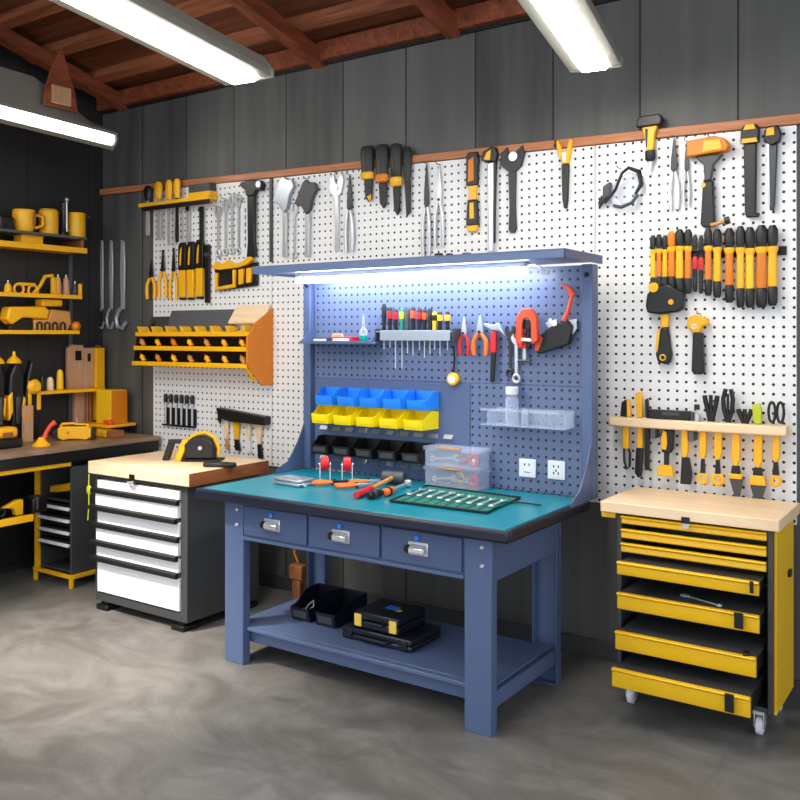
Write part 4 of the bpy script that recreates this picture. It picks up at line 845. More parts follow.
on_wall('hammer', 'steel shafted hammer with yellow and black head right of the black-yellow cutter', 'hammer', (484, 148, 500, 252), [('head', BLK, [('p', [(-.5, .38), (-.4, .46), (.1, .5), (.42, .49), (.5, .42), (.4, .34), (.2, .36), (-.1, .35)], .004, .034)], .005), ('yellow_cheek', YEL, [('p', [(-.3, .38), (-.1, .45), (.16, .47), (.1, .37)], .0342, .039)], .003), ('shaft', STEEL, [('p', [(-.14, .35), (.3, .35), (.22, -.1), (.24, -.5), (-.1, -.5), (-.1, -.1)], .006, .022)], .004), ('shaft_edge', BLK, [('p', [(.23, .34), (.42, .36), (.34, -.1), (.32, -.42), (.25, -.42)], .01, .026)], .002)])
on_wall('adjustable_spanner', 'black adjustable spanner with wide open jaw hung above the hood', 'spanner', (501.5, 147, 526, 233), T_adjust(BLK, BLK, .016)[:1] + [('worm', STEEL, [('d', .05, .38, 0, .022, .17)])] + T_adjust(BLK, BLK, .016)[2:], 'adjustable spanners on the wall')
on_wall('scraper', 'scraper with forked yellow head and black handle hung left of the goggles', 'scraper', (556.5, 140, 576, 209), [('fork', YEL, [('p', [(-.1, .14), (-.44, .46), (-.3, .5), (-.05, .32), (.12, .32), (.3, .5), (.44, .46), (.22, .14)], .004, .03)], .004), ('fork_tip', BLK, [('p', [(-.5, .4), (-.44, .5), (-.34, .42)], .001, .034)], .002), ('handle', BLK, [('p', [(-.14, .139), (.24, .139), (.18, -.36), (.12, -.5), (-.02, -.5), (-.1, -.36)], .004, .026)], .005), ('blade', WPL, [('p', [(-.06, .3), (.14, .3), (.1, .16), (-.02, .16)], .0301, .034)])])
on_wall('safety_goggles', 'clear safety goggles with black frame hung right of the forked scraper', 'goggles', (596, 170, 645, 209),
        [('lens', PBOX, [('p', [(-.2, -.3), (-.1, .1), (.2, .4), (.42, .3), (.44, -.1), (.2, -.46)], .02, .045)], .012), ('frame', BLK, [('t', [(-.24, -.36, .05), (-.02, -.05, .055), (.12, .36, .055), (.24, .48, .05), (.44, .36, .045), (.48, .05, .04), (.36, -.2, .04)], [.022, .03, .03, .034, .05, .045, .03])]), ('nose_bridge', DGR, [('p', [(-.3, .08), (-.14, .2), (-.12, -.2), (-.3, -.3)], .004, .05)], .01), ('arm', WPL, [('p', [(-.5, -.02), (-.3, 0), (-.08, -.2), (.12, -.46), (-.04, -.44), (-.26, -.2)], .02, .034)], .006), ('foot_pad', BLK, [('p', [(-.42, -.3), (-.34, -.12), (-.26, -.18), (-.4, -.48)], .01, .03)], .004), ('lower_frame', DGR, [('t', [(-.06, -.44, .05), (.1, -.5, .052), (.3, -.4, .045), (.42, -.2, .04)], .035)])])
on_wall('awl', 'T-shaped black awl with yellow neck hung at the pine rail above the goggles', 'awl', (639, 117, 665, 171), [('head', BLK, [('p', [(-.5, .3), (-.44, .46), (-.3, .5), (.4, .5), (.5, .42), (.44, .3)], .004, .045)], .006), ('neck', YEL, [('p', [(-.3, .299), (.3, .299), (.2, .16), (.14, -.14), (-.14, -.14), (-.2, .16)], .008, .036)], .005), ('inlay', BLK, [('p', [(-.16, .26), (-.06, .26), (-.08, -.08), (-.12, -.08)], .0362, .039)]), ('ferrule', BLK, [('l', 0, [(-.34, .12), (-.3, .2), (-.141, .2)], .022)]), ('spike', STEEL, [('l', 0, [(-.5, .06), (-.341, .1)], .022)])])
on_wall('pliers', 'chrome locking pliers with dark jaws hung right of the yellow-necked awl', 'pliers', (667, 140, 683, 210), T_pliers(CHROME, DSTEEL, .02, .2), 'chrome pliers right of the awl')
on_wall('pliers', 'slim chrome pliers hung left of the yellow mallet', 'pliers', (682, 143, 693, 206), T_pliers(STEEL, DSTEEL, .018, .2), 'chrome pliers right of the awl')
on_wall('mallet', 'mallet with amber-yellow block head and dark handle on the right pegboard', 'mallet', (690, 139, 732, 228), [('head', ORG, [('p', [(-.5, .3), (-.5, .48), (.16, .5), (.4, .46), (.5, .38), (.44, .32)], .006, .06)], .006), ('head_inlay', YEL, [('p', [(-.12, .33), (-.08, .46), (.3, .45), (.36, .35)], .0602, .064)], .003), ('neck', DGR, [('p', [(-.32, .299), (.34, .299), (.12, .2), (.04, .02), (-.1, .02), (-.12, .2)], .01, .04)], .005), ('handle', BLK, [('p', [(-.14, .019), (.1, .019), (.14, -.46), (.08, -.5), (-.14, -.5), (-.2, -.46)], .008, .038)], .006), ('button', YEL, [('d', -.12, -.03, .0382, .044, .06)])])
on_wall('pry_bar', 'long black pry bar with yellow cap and collar, second tool from the right end', 'pry bar', (742, 126, 761, 218), [('head', BLK, [('p', [(-.5, .3), (-.46, .46), (-.3, .5), (.36, .5), (.5, .44), (.46, .3)], .004, .036)], .006), ('yellow_cap', YEL, [('p', [(-.34, .44), (-.2, .5), (.24, .5), (.34, .44)], .0362, .041)], .003), ('collar', YEL, [('p', [(-.42, .3), (.44, .3), (.36, .35), (-.4, .35)], .0362, .041)], .002), ('bar', BLK, [('p', [(-.34, .299), (.34, .299), (.3, -.46), (.5, -.46), (.44, -.5), (-.2, -.5), (-.28, -.44)], .006, .028)], .005)])
on_wall('wrecking_bar', 'steel bar with yellow and black head, rightmost tool of the upper row', 'pry bar', (765, 127, 783, 211), [('head', BLK, [('p', [(-.5, .32), (-.44, .46), (-.2, .5), (.3, .5), (.5, .4), (.4, .3), (0, .26)], .004, .036)], .006), ('yellow_cap', YEL, [('p', [(-.36, .38), (-.3, .47), (.1, .48), (.16, .38)], .0362, .042)], .003), ('shaft', DSTEEL, [('p', [(-.3, .32), (.26, .28), (.1, -.44), (.04, -.5), (-.16, -.5), (-.2, -.44)], .006, .024)], .004), ('shaft_edge', STEEL, [('p', [(-.34, .3), (-.2, .3), (-.15, -.44), (-.24, -.44)], .008, .026)], .001)])
# row of yellow handled drivers on the right
ra, rb = onY(655, 256, PEG), onY(782, 252, PEG); zz = (ra.z + rb.z) / 2
r = thing('driver_rail', 'thin dark rail behind the long row of yellow drivers', 'tool rail', ((ra.x + rb.x) / 2, PEG - .002, zz)); wob('rail', bx(ra.x - .01, rb.x + .02, PEG - .01, PEG - .002, zz - .02, zz + .02), BLKR, r, .002); wob('rail_lip', bx(ra.x - .01, rb.x + .02, PEG - .02, PEG - .0105, zz - .02, zz - .016), BLKR, r)
DR = [(655.5, 6, 236, 291, YELP, 'small amber'), (661.5, 6, 235, 290, ORG, 'orange'), (667.5, 6, 236, 290, YEL, 'yellow'), (674, 8, 232, 291, ORG, 'amber capped'), (682, 9, 230, 294, YEL, 'wide yellow'), (690.5, 8, 230, 294, ORG, 'amber'), (697.5, 5, 236, 292, RED, 'red banded'), (703.5, 5, 236, 294, RED, 'red striped'), (710.5, 8, 229, 296, ORG, 'amber'), (719.5, 9, 230, 298, YEL, 'yellow'), (731.5, 10, 229, 303, ORG, 'long amber'), (742.5, 9, 227, 308, YEL, 'long yellow'), (752, 10, 228, 308, YELP, 'long pale yellow'), (763.5, 12, 226, 308, ORG, 'widest amber'), (774.5, 11, 226, 306, YEL, 'last yellow')]
DO = ['leftmost', 'second from left', 'third from left', 'fourth from left', 'fifth from left', 'sixth from left', 'left of two red ones', 'right of two red ones', 'seventh from right', 'sixth from right', 'fifth from right', 'fourth from right', 'third from right', 'second from right', 'rightmost']
for k, (px, w, y0, y1, m, nm) in enumerate(DR):
    bot = .29 if k < 10 else .2
    parts = [('grip', BLK, [('l', 0, [(.24, .36), (.3, .5), (.44, .5), (.5, .26)], .028)]), ('collar', YEL, [('l', 0, [(.16, .42), (.2, .54), (.235, .54), (.239, .4)], .028)]),
             ('body', m, [('l', 0, [(-.26, .4), (-.24, .44), (.1, .4), (.159, .4)], .028)]), ('foot', BLK, [('l', 0, [(-.5, .3), (-.46, .44), (-.28, .46), (-.261, .36)], .028)])]
    if k in (3,): parts[0] = ('grip', ORG, parts[0][2])
    if k in (6, 7): parts[2] = ('body', BLK, parts[2][2]); parts[1] = ('collar', RED, [('l', 0, [(-.1, .4), (-.08, .52), (.1, .52), (.12, .4)], .028)])
    on_wall('nut_driver', f'{nm} handled driver with black grip in the right-hand row, {DO[k]}', 'driver', (px - w / 2, y0, px + w / 2, y1), parts, 'drivers in the right-hand row', PEG, .011, False)
on_wall('inspection_torch', 'small steel tube torch with black ring lying above the driver row', 'torch', (715, 219, 735, 231), [('tube', BRASS, [('t', [(-.5, -.1, .05), (.2, .16, .05)], .1)]), ('ring', BLK, [('t', [(.2, .16, .05), (.42, .24, .05)], .2)])], None, PEG, .02, False)
on_wall('drill_driver', 'black headed tool with yellow neck and teardrop grip, left below the driver row', 'hand tool', (649, 281, 687, 364), [('head', BLK, [('p', [(-.5, .2), (-.46, .34), (-.3, .42), (.1, .46), (.3, .4), (.5, .36), (.48, .16), (.3, .12), (-.2, .1), (-.46, .12)], .006, .055)], .008), ('yellow_knob', YEL, [('d', -.28, .42, .01, .058, .13)]), ('yellow_dot', YEL, [('d', .18, .24, .0552, .06, .07)]), ('neck', YEL, [('p', [(-.14, .099), (.08, .099), (.06, -.06), (-.12, -.06)], .01, .036)], .004), ('grip', BLK, [('p', [(-.12, -.061), (.06, -.061), (.16, -.38), (.12, -.48), (-.0, -.5), (-.2, -.48), (-.26, -.38)], .008, .04)], .008), ('grip_stripe', YEL, [('p', [(-.2, -.08), (-.13, -.08), (-.2, -.36), (-.26, -.32)], .008, .041)], .001), ('hang_ring', YEL, [('r', -.06, -.42, .042, .07, .018)])], None, PEG, .004, False)
on_wall('hammer', 'small yellow headed hammer with black handle right below the driver row', 'hammer', (689, 315, 711, 374), [('head', YEL, [('p', [(-.5, .3), (-.4, .46), (-.1, .5), (.44, .44), (.5, .34), (.2, .3), (.1, .2), (-.2, .2)], .006, .045)], .006), ('eyelet', WPL, [('r', -.12, .3, .047, .09, .03)]), ('handle', BLK, [('p', [(-.22, .199), (.22, .199), (.3, -.44), (.2, -.5), (-.2, -.5), (-.28, -.44)], .008, .04)], .006)])
# pine shelf with hand tools
def sx0(px): return onY(px, 440, PEG - .02).x
SYF = PEG - .10
sa, sb = onY(608, 419, SYF), onY(786.5, 431, SYF); z0, z1 = 1.178, 1.222
shf = thing('pine_shelf', 'pale pine tool shelf with rounded ends above the yellow cabinet', 'shelf', ((sa.x + sb.x) / 2, PEG - .002, z0))
b = B(); b.box(sa.x, sb.x, SYF, PEG - .058, z0, z1); b.box(sa.x, sb.x, PEG - .042, PEG - .002, z0, z1)
for x in (sa.x, sb.x - .03): b.box(x, x + .03, PEG - .0581, PEG - .0419, z0, z1)
wob('board', b, PINE, shf, .008)
for x in (sx0(656), sx0(694)): wob('bracket', bx(x - .012, x + .012, SYF + .03, PEG - .002, z0 - .05, z0 - .0005), MGR, shf, .002)
def sx(px): return onY(px, 440, PEG - .05).x
def shelf_tool(name, label, cat, px, wpx, ytop, ybot, parts_lo, parts_hi, g='hand tools in the pine shelf'):
    """a tool dropped through the shelf: a lower piece under the board, an upper piece above, joined by a thin neck"""
    y = PEG - .05; c = onY(px, 430, y); s = (onY(px + 1, 430, y).x - c.x); w = wpx * s
    r = thing(name, label, cat, (c.x, y, z0), 0, g)
    def sub(parts, za, zb):
        for p in parts:
            b = B()
            for k in p[2]:
                if k[0] == 'p': b.prism([(u * w, za + (v + .5) * (zb - za)) for u, v in k[1]], -k[2], -k[3], 'y')
                elif k[0] == 't': b.sweep([(u * w, -yy, za + (v + .5) * (zb - za)) for u, v, yy in k[1]], [q * w for q in k[2]] if isinstance(k[2], list) else k[2] * w, 10)
                elif k[0] == 'r': b.ring((k[1] * w, -k[3], za + (k[2] + .5) * (zb - za)), k[4] * w, k[5] * w, 20, 'y', k[6] if len(k) > 6 else 1)
                elif k[0] == 'l': b.lathe([(rr * w, za + (v + .5) * (zb - za)) for v, rr in k[2]], (k[1] * w, -k[3], 0), n=14)
            obj(p[0], b, p[1], r, p[3] if len(p) > 3 else 0)
    if parts_lo: sub(parts_lo, onY(px, ybot, y).z - z0, -.003)
    if parts_hi: sub(parts_hi, z1 - z0 + .002, onY(px, ytop, y).z - z0)
    b = B(); b.cyl((0, 0, -.004), (0, 0, z1 - z0 + .004), .005); obj('shaft', b, STEEL, r)
    return r
JAW = [('jaw', BLK, [('t', [(-.06, -.5, 0), (-.2, -.1, 0), (-.36, .3, 0), (-.4, .48, 0)], .15), ('t', [(.06, -.5, 0), (.2, -.1, 0), (.36, .3, 0), (.4, .48, 0)], .15), ('t', [(0, -.5, .004), (0, .3, .004), (0, .5, .004)], .12)])]
LOOPS = [('handle', BLK, [('r', -.24, .0, 0, .2, .085, 3.2), ('r', .26, .0, 0, .2, .085, 3.2)])]
TIP = lambda m: [('tip', m, [('p', [(-.2, -.5), (.2, -.5), (.2, .2), (.1, .5), (-.3, .4)], -.01, .012)], .003)]
STUB = [('tip', DSTEEL, [('l', 0, [(-.5, .2), (.4, .2), (.5, .1)], 0)])]
SCI = lambda m: [('grip', m, [('p', [(-.22, .0), (-.2, .5), (.24, .5), (.22, .0)], -.012, .014)], .004), ('loop', BLK, [('t', [(-.15, .0, 0), (-.1, -.3, .004), (.1, -.48, .004), (.3, -.4, .004), (.32, -.1, 0), (.2, .0, 0)], .09)])]
shelf_tool('scissors', 'black looped scissors with yellow neck, leftmost tool in the pine shelf', 'scissors', 626, 13, 399, 470, SCI(YEL), [('tip', BLK, [('p', [(-.4, -.5), (.1, -.5), (.06, .5), (-.3, .3)], -.01, .01)], .002), ('tip_edge', YEL, [('p', [(.11, -.5), (.4, -.5), (.3, .4), (.1, .5)], -.01, .01)], .002)])
shelf_tool('scissors', 'tall yellow tipped shears with black grip, second tool in the pine shelf', 'scissors', 640, 14, 391, 478, [('grip', YEL, [('p', [(-.2, .1), (-.16, .5), (.2, .5), (.24, .1)], -.012, .014)], .004), ('lower_grip', BLK, [('p', [(-.34, -.4), (-.24, .099), (.26, .099), (.12, -.46), (-.1, -.5)], -.012, .014)], .006)], TIP(YEL))
shelf_tool('chisel', 'slim dark chisel hanging third from the left in the pine shelf', 'chisel', 647.5, 7, 398, 470, [('grip', BLK, [('p', [(-.3, -.5), (-.34, .5), (.34, .5), (.3, -.5)], -.01, .012)], .004)], TIP(BLK))
c = onY(670, 414, PEG - .05); r = thing('spirit_level', 'black spirit level box lying on the left half of the pine shelf', 'level', (c.x, PEG - .05, z1 + .001))
L = (onY(692, 414, PEG - .05).x - onY(650, 414, PEG - .05).x) / 2; obj('body', bx(-L, L, -.022, .022, 0, .042), BLK, r, .005); obj('vial_window', bx(-L * .3, L * .5, -.0245, -.0225, .02, .034), DGR, r, .002); obj('end_cap', bx(L + .001, L + .014, -.02, .02, .002, .038), DGR, r, .003)
c = onY(697, 410, PEG - .05); r = thing('knob_screw', 'tiny pale screw clamp standing right of the black spirit level', 'clamp', (c.x, PEG - .05, z1 + .001)); q = B(); q.lathe([(.014, 0), (.014, .03), (.006, .034), (.006, .05)]); obj('base', q, STEEL, r); q = B(); q.box(-.012, .012, -.006, .006, .0505, .075); obj('knob', q, BLK, r, .002)
shelf_tool('putty_knife', 'black putty knife with oval yellow inlay and yellow foot, fourth in the pine shelf', 'knife', 666, 17, 412, 476, [('handle', BLK, [('p', [(-.2, .0), (-.3, .3), (-.2, .5), (.5, .5), (.46, .1), (.3, .0)], -.012, .016)], .006), ('inlay', YEL, [('p', [(-.2, .08), (-.24, .3), (-.1, .48), (.1, .44), (.14, .2), (.06, .06)], .0162, .02)], .003), ('stem', BLK, [('p', [(-.1, -.001), (.2, -.001), (.16, -.26), (-.1, -.26)], -.004, .006)]), ('foot', YEL, [('p', [(-.36, -.261), (.36, -.261), (.5, -.5), (-.5, -.5)], -.012, .016)], .004)], None)
HND = lambda m: ('handle', m, [('p', [(-.22, .1), (-.18, .5), (.24, .5), (.24, .1), (.1, .0), (-.1, .0)], -.012, .014)], .004)
shelf_tool('paint_scraper', 'yellow handled scraper with wide dark blade, fifth in the pine shelf', 'scraper', 685, 15, 412, 484, [HND(YEL), ('blade', BLK, [('p', [(-.2, -.001), (.3, -.001), (.5, -.3), (.4, -.5), (-.3, -.5)], -.006, .008)], .002)], None)
RING = lambda: ('ring', YEL, [('r', 0, -.36, .002, .26, .12, 1.25)])
shelf_tool('hook_scriber', 'yellow scriber ending in a narrow yellow ring under the black trident jaws', 'scriber', 703, 15, 396, 486, [HND(YEL), ('stem', BLK, [('p', [(-.1, -.001), (.1, -.001), (.16, -.26), (-.16, -.26)], -.01, .012)], .003), RING()], None)
shelf_tool('tongs', 'black open tongs standing up from the pine shelf, left of the closed pair', 'tongs', 711, 16, 395, 440, None, JAW)
shelf_tool('hook_scriber', 'yellow scriber ending in a wide yellow ring under the pine shelf middle', 'scriber', 718, 17, 391, 487, [HND(YEL), ('stem', BLK, [('p', [(-.1, -.001), (.1, -.001), (.16, -.26), (-.16, -.26)], -.01, .012)], .003), ('ring', YEL, [('r', 0, -.36, .002, .28, .14, 1.0)])], None)
shelf_tool('tongs', 'tall closed black tongs standing up from the middle right of the pine shelf', 'tongs', 728, 14, 389, 440, None, [('jaw', BLK, [('t', [(-.05, -.5, 0), (-.3, -.1, 0), (-.34, .2, 0), (-.16, .5, 0)], .16), ('t', [(.05, -.5, 0), (.3, -.1, 0), (.36, .2, 0), (.2, .5, 0)], .16), ('t', [(0, -.5, .004), (0, .36, .004)], .1)])])
TRAP = [('stem', BLK, [('p', [(-.2, -.0), (.2, -.0), (.26, -.12), (-.26, -.12)], -.01, .012)], .003), ('band', YEL, [('p', [(-.34, -.121), (.34, -.121), (.36, -.2), (-.36, -.2)], -.014, .016)], .003), ('blade', DGR, [('p', [(-.36, -.201), (.4, -.201), (.2, -.5), (-.04, -.5)], -.006, .008)], .002)]
shelf_tool('trowel', 'grey bladed trowel with thin yellow band under the pine shelf', 'trowel', 736, 18, 409, 498, [HND(YEL)] + TRAP, None, 'trowels under the pine shelf')
shelf_tool('tongs', 'low black open tongs standing right of the tall closed pair', 'tongs', 745, 17, 409, 440, None, JAW)
shelf_tool('trowel', 'grey bladed trowel with broad yellow band, right of the other trowel', 'trowel', 758, 19, 403, 500, [HND(YEL), TRAP[0], ('band', YEL, [('p', [(-.34, -.121), (.34, -.121), (.46, -.27), (-.42, -.27)], -.014, .018)], .004), ('blade', DGR, [('p', [(-.4, -.271), (.44, -.271), (.2, -.5), (-.2, -.5)], -.006, .008)], .002)], TIP(LIME), 'trowels under the pine shelf')
shelf_tool('scissors', 'black scissors with two tall loops and a yellow shank, rightmost in the pine shelf', 'scissors', 776, 17, 400, 488, [HND(YEL), ('stem', BLK, [('p', [(-.12, -.001), (.12, -.001), (.2, -.25), (-.2, -.25)], -.01, .012)], .003), ('ring', YEL, [('r', 0, -.36, .002, .24, .12, 1.2)])], LOOPS)
# ------------------------------------------------------------------ left wall: shelves, corner bench
SX = LW + .24
def ly(px, X=SX): return onX(px, 300, X).y
post = obj('shelf_post', bx(LW + .008, LW + .032, ly(72, LW + .04) - .012, ly(72, LW + .04) + .012, .98, 2.2), MGR, None, .003); tag(post, 'thin grey upright post carrying the yellow shelves on the left wall', 'post')
def shelf(label, pxr, z, h, m):
    y1 = ly(pxr); r = thing('wall_shelf', label, 'shelf', (LW + .12, y1 - .6, z), 0, 'yellow shelves on the left wall')
    return r, y1
r, y1 = shelf('double yellow and grey shelf, topmost on the left wall with yellow canisters', 87, 2.2, .03, YEL)
b = B(); b.box(LW + .0005, SX, 2.5, y1, 2.205, 2.213); b.box(SX - .004, SX + .004, 2.5, y1, 2.196, 2.235); wob('lower_ledge', b, YEL, r, .002)
wob('upper_board', bx(LW + .0005, SX + .002, 2.5, y1, 2.294, 2.312), MGR, r, .002, 'grey upper board')
for y in (y1 - .03, 2.9): wob('support', bx(LW + .0005, SX - .02, y, y + .02, 2.2135, 2.2935), PINEEND, r, .002)
Z1 = 2.3125
r, y1 = shelf('yellow ledge shelf in the middle of the left wall holding small hand tools', 82, 1.885, .02, YEL)
b = B(); b.box(LW + .056, SX, 2.5, y1, 1.885, 1.893); b.box(SX - .004, SX + .004, 2.5, y1, 1.872, 1.9); wob('ledge', b, YEL, r, .002); wob('end_stop', bx(SX - .02, SX + .004, y1 - .018, y1 - .001, 1.9005, 1.98), YEL, r, .002)
b = B(); b.box(LW + .0005, LW + .0555, 2.7, 2.72, 1.87, 1.9); wob('bracket', b, MGR, r)
Z2 = 1.8935
r, y1 = shelf('yellow ledge shelf, lowest on the left wall with a yellow power tool', 79.5, 1.64, .02, YEL)
b = B(); b.box(LW + .056, SX, 2.5, y1, 1.638, 1.646); b.box(SX - .004, SX + .004, 2.5, y1, 1.626, 1.653); wob('ledge', b, YEL, r, .002); wob('bracket', bx(LW + .0005, LW + .0555, 2.7, 2.72, 1.62, 1.65), MGR, r)
Z3 = 1.6465
IX = LW + .15
def at(px, X=IX): return ly(px, X)
def can(name, label, cat, x0, x1, h, m, z=Z1):
    ya, yb = at(x0), at(x1); R = (yb - ya) / 2 * .98
    r = thing(name, label, cat, (IX, (ya + yb) / 2, z)); q = B(); q.lathe([(R * .97, 0), (R, .006), (R, h - .006), (R * .97, h), (R * .9, h), (R * .88, h - .03)], n=28); obj('body', q, m, r); return r, R
r, R = can('canister', 'yellow canister in the middle of the top left shelf', 'canister', 40, 57, .165, YEL); q = B(); q.lathe([(R * .86, .17), (R * .86, .175)]); obj('lid', q, YELP, r)
r, R = can('canister', 'yellow canister at the right end of the top left shelf', 'canister', 68, 84, .175, YEL); q = B(); q.sweep([(R * .8, R * .9, .16), (R * .8, R * 1.15, .15)], .008); obj('tap', q, DGR, r)
r = thing('mug', 'yellow mug with dark slot at the left of the top shelf', 'mug', (IX, at(24), Z1)); q = B(); q.lathe([(.055, 0), (.07, .05), (.075, .13), (.07, .15), (.06, .15)], n=24); obj('cup', q, YEL, r); q = B(); q.sweep([(.05, .05, .12), (.06, .1, .11), (.06, .1, .05), (.05, .05, .03)], .011); obj('handle', q, YEL, r); obj('slot', bx(.06, .082, .018, .04, .05, .13), PINEEND, r, .004)
r = thing('box', 'yellow box under the grey board of the top left shelf', 'box', (IX, at(28.5), 2.2135)); obj('body', bx(-.05, .05, -.08, .08, 0, .07), YEL, r, .006); obj('lid', bx(-.052, .052, -.082, .082, .0702, .078), YEL, r, .002)
r = thing('torch', 'black torch with steel rod standing between the two yellow canisters', 'torch', (IX + .02, at(62), Z1)); q = B(); q.lathe([(.035, 0), (.035, .02), (.028, .035), (.022, .05), (.02, .18), (.024, .2), (.024, .23), (.014, .24)]); obj('body', q, BLK, r); q = B(); q.cyl((.024, .008, .03), (.026, .006, .24), .007); q.ball((.026, .006, .255), .014); obj('rod', q, STEEL, r)
r = thing('lantern', 'dark lantern with pale end at the far left of the top shelf', 'lantern', (IX, at(3), Z1)); obj('body', bx(-.05, .05, -.05, .05, 0, .09), BLK, r, .01); q = B(); q.cyl((.0, -.052, .06), (.0, -.09, .06), .04); obj('end_cap', q, WPL, r)
# middle shelf
r = thing('ring_pliers', 'yellow pliers with two round loops on the middle left shelf', 'pliers', (IX, at(27), Z2)); q = B(); q.ring((0, -.06, .035), .035, .009, 20, 'x'); q.ring((0, .045, .03), .035, .009, 20, 'x'); obj('loop_handles', q, YEL, r); q = B(); q.box(-.01, .01, -.06, .06, .06, .08); obj('bridge', q, YEL, r, .004)
r = thing('crank_handle', 'yellow bent crank leaning upright on the middle left shelf', 'crank', (IX, at(45), Z2)); q = B(); q.sweep([(0, -.09, .008), (0, -.04, .06), (0, .0, .13), (0, .06, .14)], .012); obj('arm', q, YEL, r); q = B(); q.box(-.015, .015, .05, .08, 0, .127); obj('leg', q, YEL, r, .004)
for k, (px, m, h, nm) in enumerate([(58, BRASS, .13, 'grey tan'), (66, TAN, .13, 'tan'), (75, DGR, .09, 'dark'), (8, YEL, .07, 'yellow')]):
    r = thing('chisel_block', f'{nm} upright tool on the middle left shelf, {["next to the yellow crank", "between two others", "near the right end stop", "at the far left"][k]}', 'hand tool', (IX, at(px), Z2)); q = B(); q.lathe([(.02, 0), (.026, .01), (.022, h * .7), (.014, h)]); obj('handle', q, m, r); q = B(); q.cyl((0, 0, h), (0, 0, h + .02), .006); obj('tip', q, STEEL, r)
# lower shelf
r = thing('power_drill', 'big yellow power tool with tan housing on the lowest left shelf', 'power tool', (IX, at(33), Z3))
q = B(); q.prism([(-.22, .08), (-.2, .16), (.06, .17), (.1, .14), (.08, .08), (-.1, .09), (-.18, .04)], -.05, .05, 'x'); obj('body', q, YEL, r, .012)
q = B(); q.prism([(-.02, .0), (-.02, .079), (.09, .079), (.11, .15), (.26, .14), (.27, .06), (.24, .0)], -.045, .045, 'x'); obj('housing', q, BRASS, r, .01)
q = B(); q.box(-.045, .045, .04, .2, .171, .22); obj('battery', q, YEL, r, .01)
q = B(); q.prism([(-.2, .0), (-.2, .035), (-.1, .085), (-.03, .075), (-.03, .0)], -.046, .046, 'x'); obj('motor', q, BLK, r, .01)
for i in range(4):
    q = B(); y = .0 + i * .06; q.sweep([(.047, y, .008), (.047, y, .05), (.047, y + .02, .06), (.047, y + .035, .05), (.047, y + .035, .008)], .008, 8); obj('vent_arch', q, BLK, r)
r = thing('orange_ball', 'small orange ball knob at the right end of the lowest left shelf', 'knob', (IX + .04, at(76, IX + .04), Z3)); q = B(); q.ball((0, 0, .036), .034); obj('ball', q, ORG, r); q = B(); q.lathe([(.018, 0), (.012, .008)]); obj('base', q, BLK, r)
# corner workbench with grey-brown top
CX = -4.885
r = thing('corner_workbench', 'dark workbench along the left wall with grey-brown wooden top and yellow rails', 'workbench', (-5.23, 3.2, 0))
wob('worktop', bx(LW + .003, CX, 1.9, 4.17, .880, .910), BENCHW, r, .003); wob('apron', bx(CX - .02, CX - .006, 1.9, 4.16, .81, .8795), BLK, r, .002)
wob('end_panel', bx(LW + .02, CX - .03, 4.10, 4.12, .0, .8795), BLK, r); wob('yellow_rail', bx(CX - .045, CX - .0205, 1.95, 3.465, .782, .818), YEL, r, .003)
wob('shelf', bx(LW + .05, CX - .045, 1.95, 3.19, .497, .507), BLK, r); wob('shelf_edge', bx(CX - .0445, CX - .02, 1.95, 3.2, .477, .519), YEL, r, .003); wob('back_panel', bx(LW + .02, LW + .03, 1.95, 4.09, .05, .8795), BLKR, r)
wob('support_leg', bx(CX - .06, CX - .03, 2.0, 2.03, 0, .781), YEL, r)
# cart under it
KX0, KX1, KY0 = -5.27, -4.905, 3.47
r = thing('drawer_cart', 'dark grey drawer unit with yellow base frame standing under the corner workbench', 'drawer unit', ((KX0 + KX1) / 2, 3.75, 0))
b = B(); b.box(KX1 - .02, KX1, KY0, 4.05, .085, .775); b.box(KX0, KX0 + .012, KY0 + .02, 4.05, .085, .775); b.box(KX0 + .012, KX1 - .02, 4.03, 4.05, .085, .775); b.box(KX0 + .012, KX1 - .02, KY0 + .02, 4.03, .085, .1); b.box(KX0 + .012, KX1 - .02, KY0 + .02, 4.03, .536, .548)
b.box(KX1 - .02, KX1 + .0, KY0 - .001, KY0 + .0, .085, .775)
wob('body', b, DGR, r, .002)
wob('yellow_post', bx(KX0 - .03, KX0 - .001, KY0 - .01, KY0 + .02, .06, .775), YEL, r, .003)
b = B(); b.box(KX0 - .03, KX1 + .01, KY0 - .02, KY0 - .0015, .06, .085); b.box(KX1 + .0005, KX1 + .02, KY0 - .0015, 4.05, .06, .085); wob('base_frame', b, YEL, r, .002)
for x, y in ((KX0 - .012, KY0 - .01), (KX1 + .002, KY0 - .008), (KX1 + .0, 4.0)):
    q = B(); q.box(x - .012, x + .012, y - .01, y + .012, 0, .0598); wob('foot', q, YEL, r, .002)
for i in range(4):
    z = .474 - i * .078; d = wob('drawer', bx(KX0 + .016, KX1 - .024, KY0 + .004, 3.9, z - .012, z + .052), BLK, r, .002)
    q = B(); q.box(KX0 + .014, KX1 - .026, KY0 - .014, KY0 + .0035, z + .016, z + .036); obj('handle_strip', q, WPL, d, .003, 'pale metal handle strip')
r = thing('jigsaw', 'yellow and black tool lying on top of the drawer unit under the corner bench', 'power tool', (-5.095, 3.56, .5485)); q = B(); q.prism([(-.14, .02), (-.13, .07), (.05, .10), (.13, .13), (.15, .1), (.08, .05)], -.035, .035, 'y'); obj('body', q, YEL, r, .01); q = B(); q.prism([(-.05, 0), (-.05, .035), (.1, .06), (.14, .04), (.14, 0)], -.036, .036, 'y'); obj('base', q, BLK, r, .006)
r = thing('parts_box', 'black box standing at the back of the drawer unit top', 'box', (-5.07, 3.75, .5485)); obj('body', bx(-.1, .1, -.06, .06, 0, .16), BLK, r, .01); q = B(); q.sweep([(-.05, 0, .16), (-.04, 0, .2), (.04, 0, .2), (.05, 0, .16)], .008); obj('handle', q, BLKR, r)
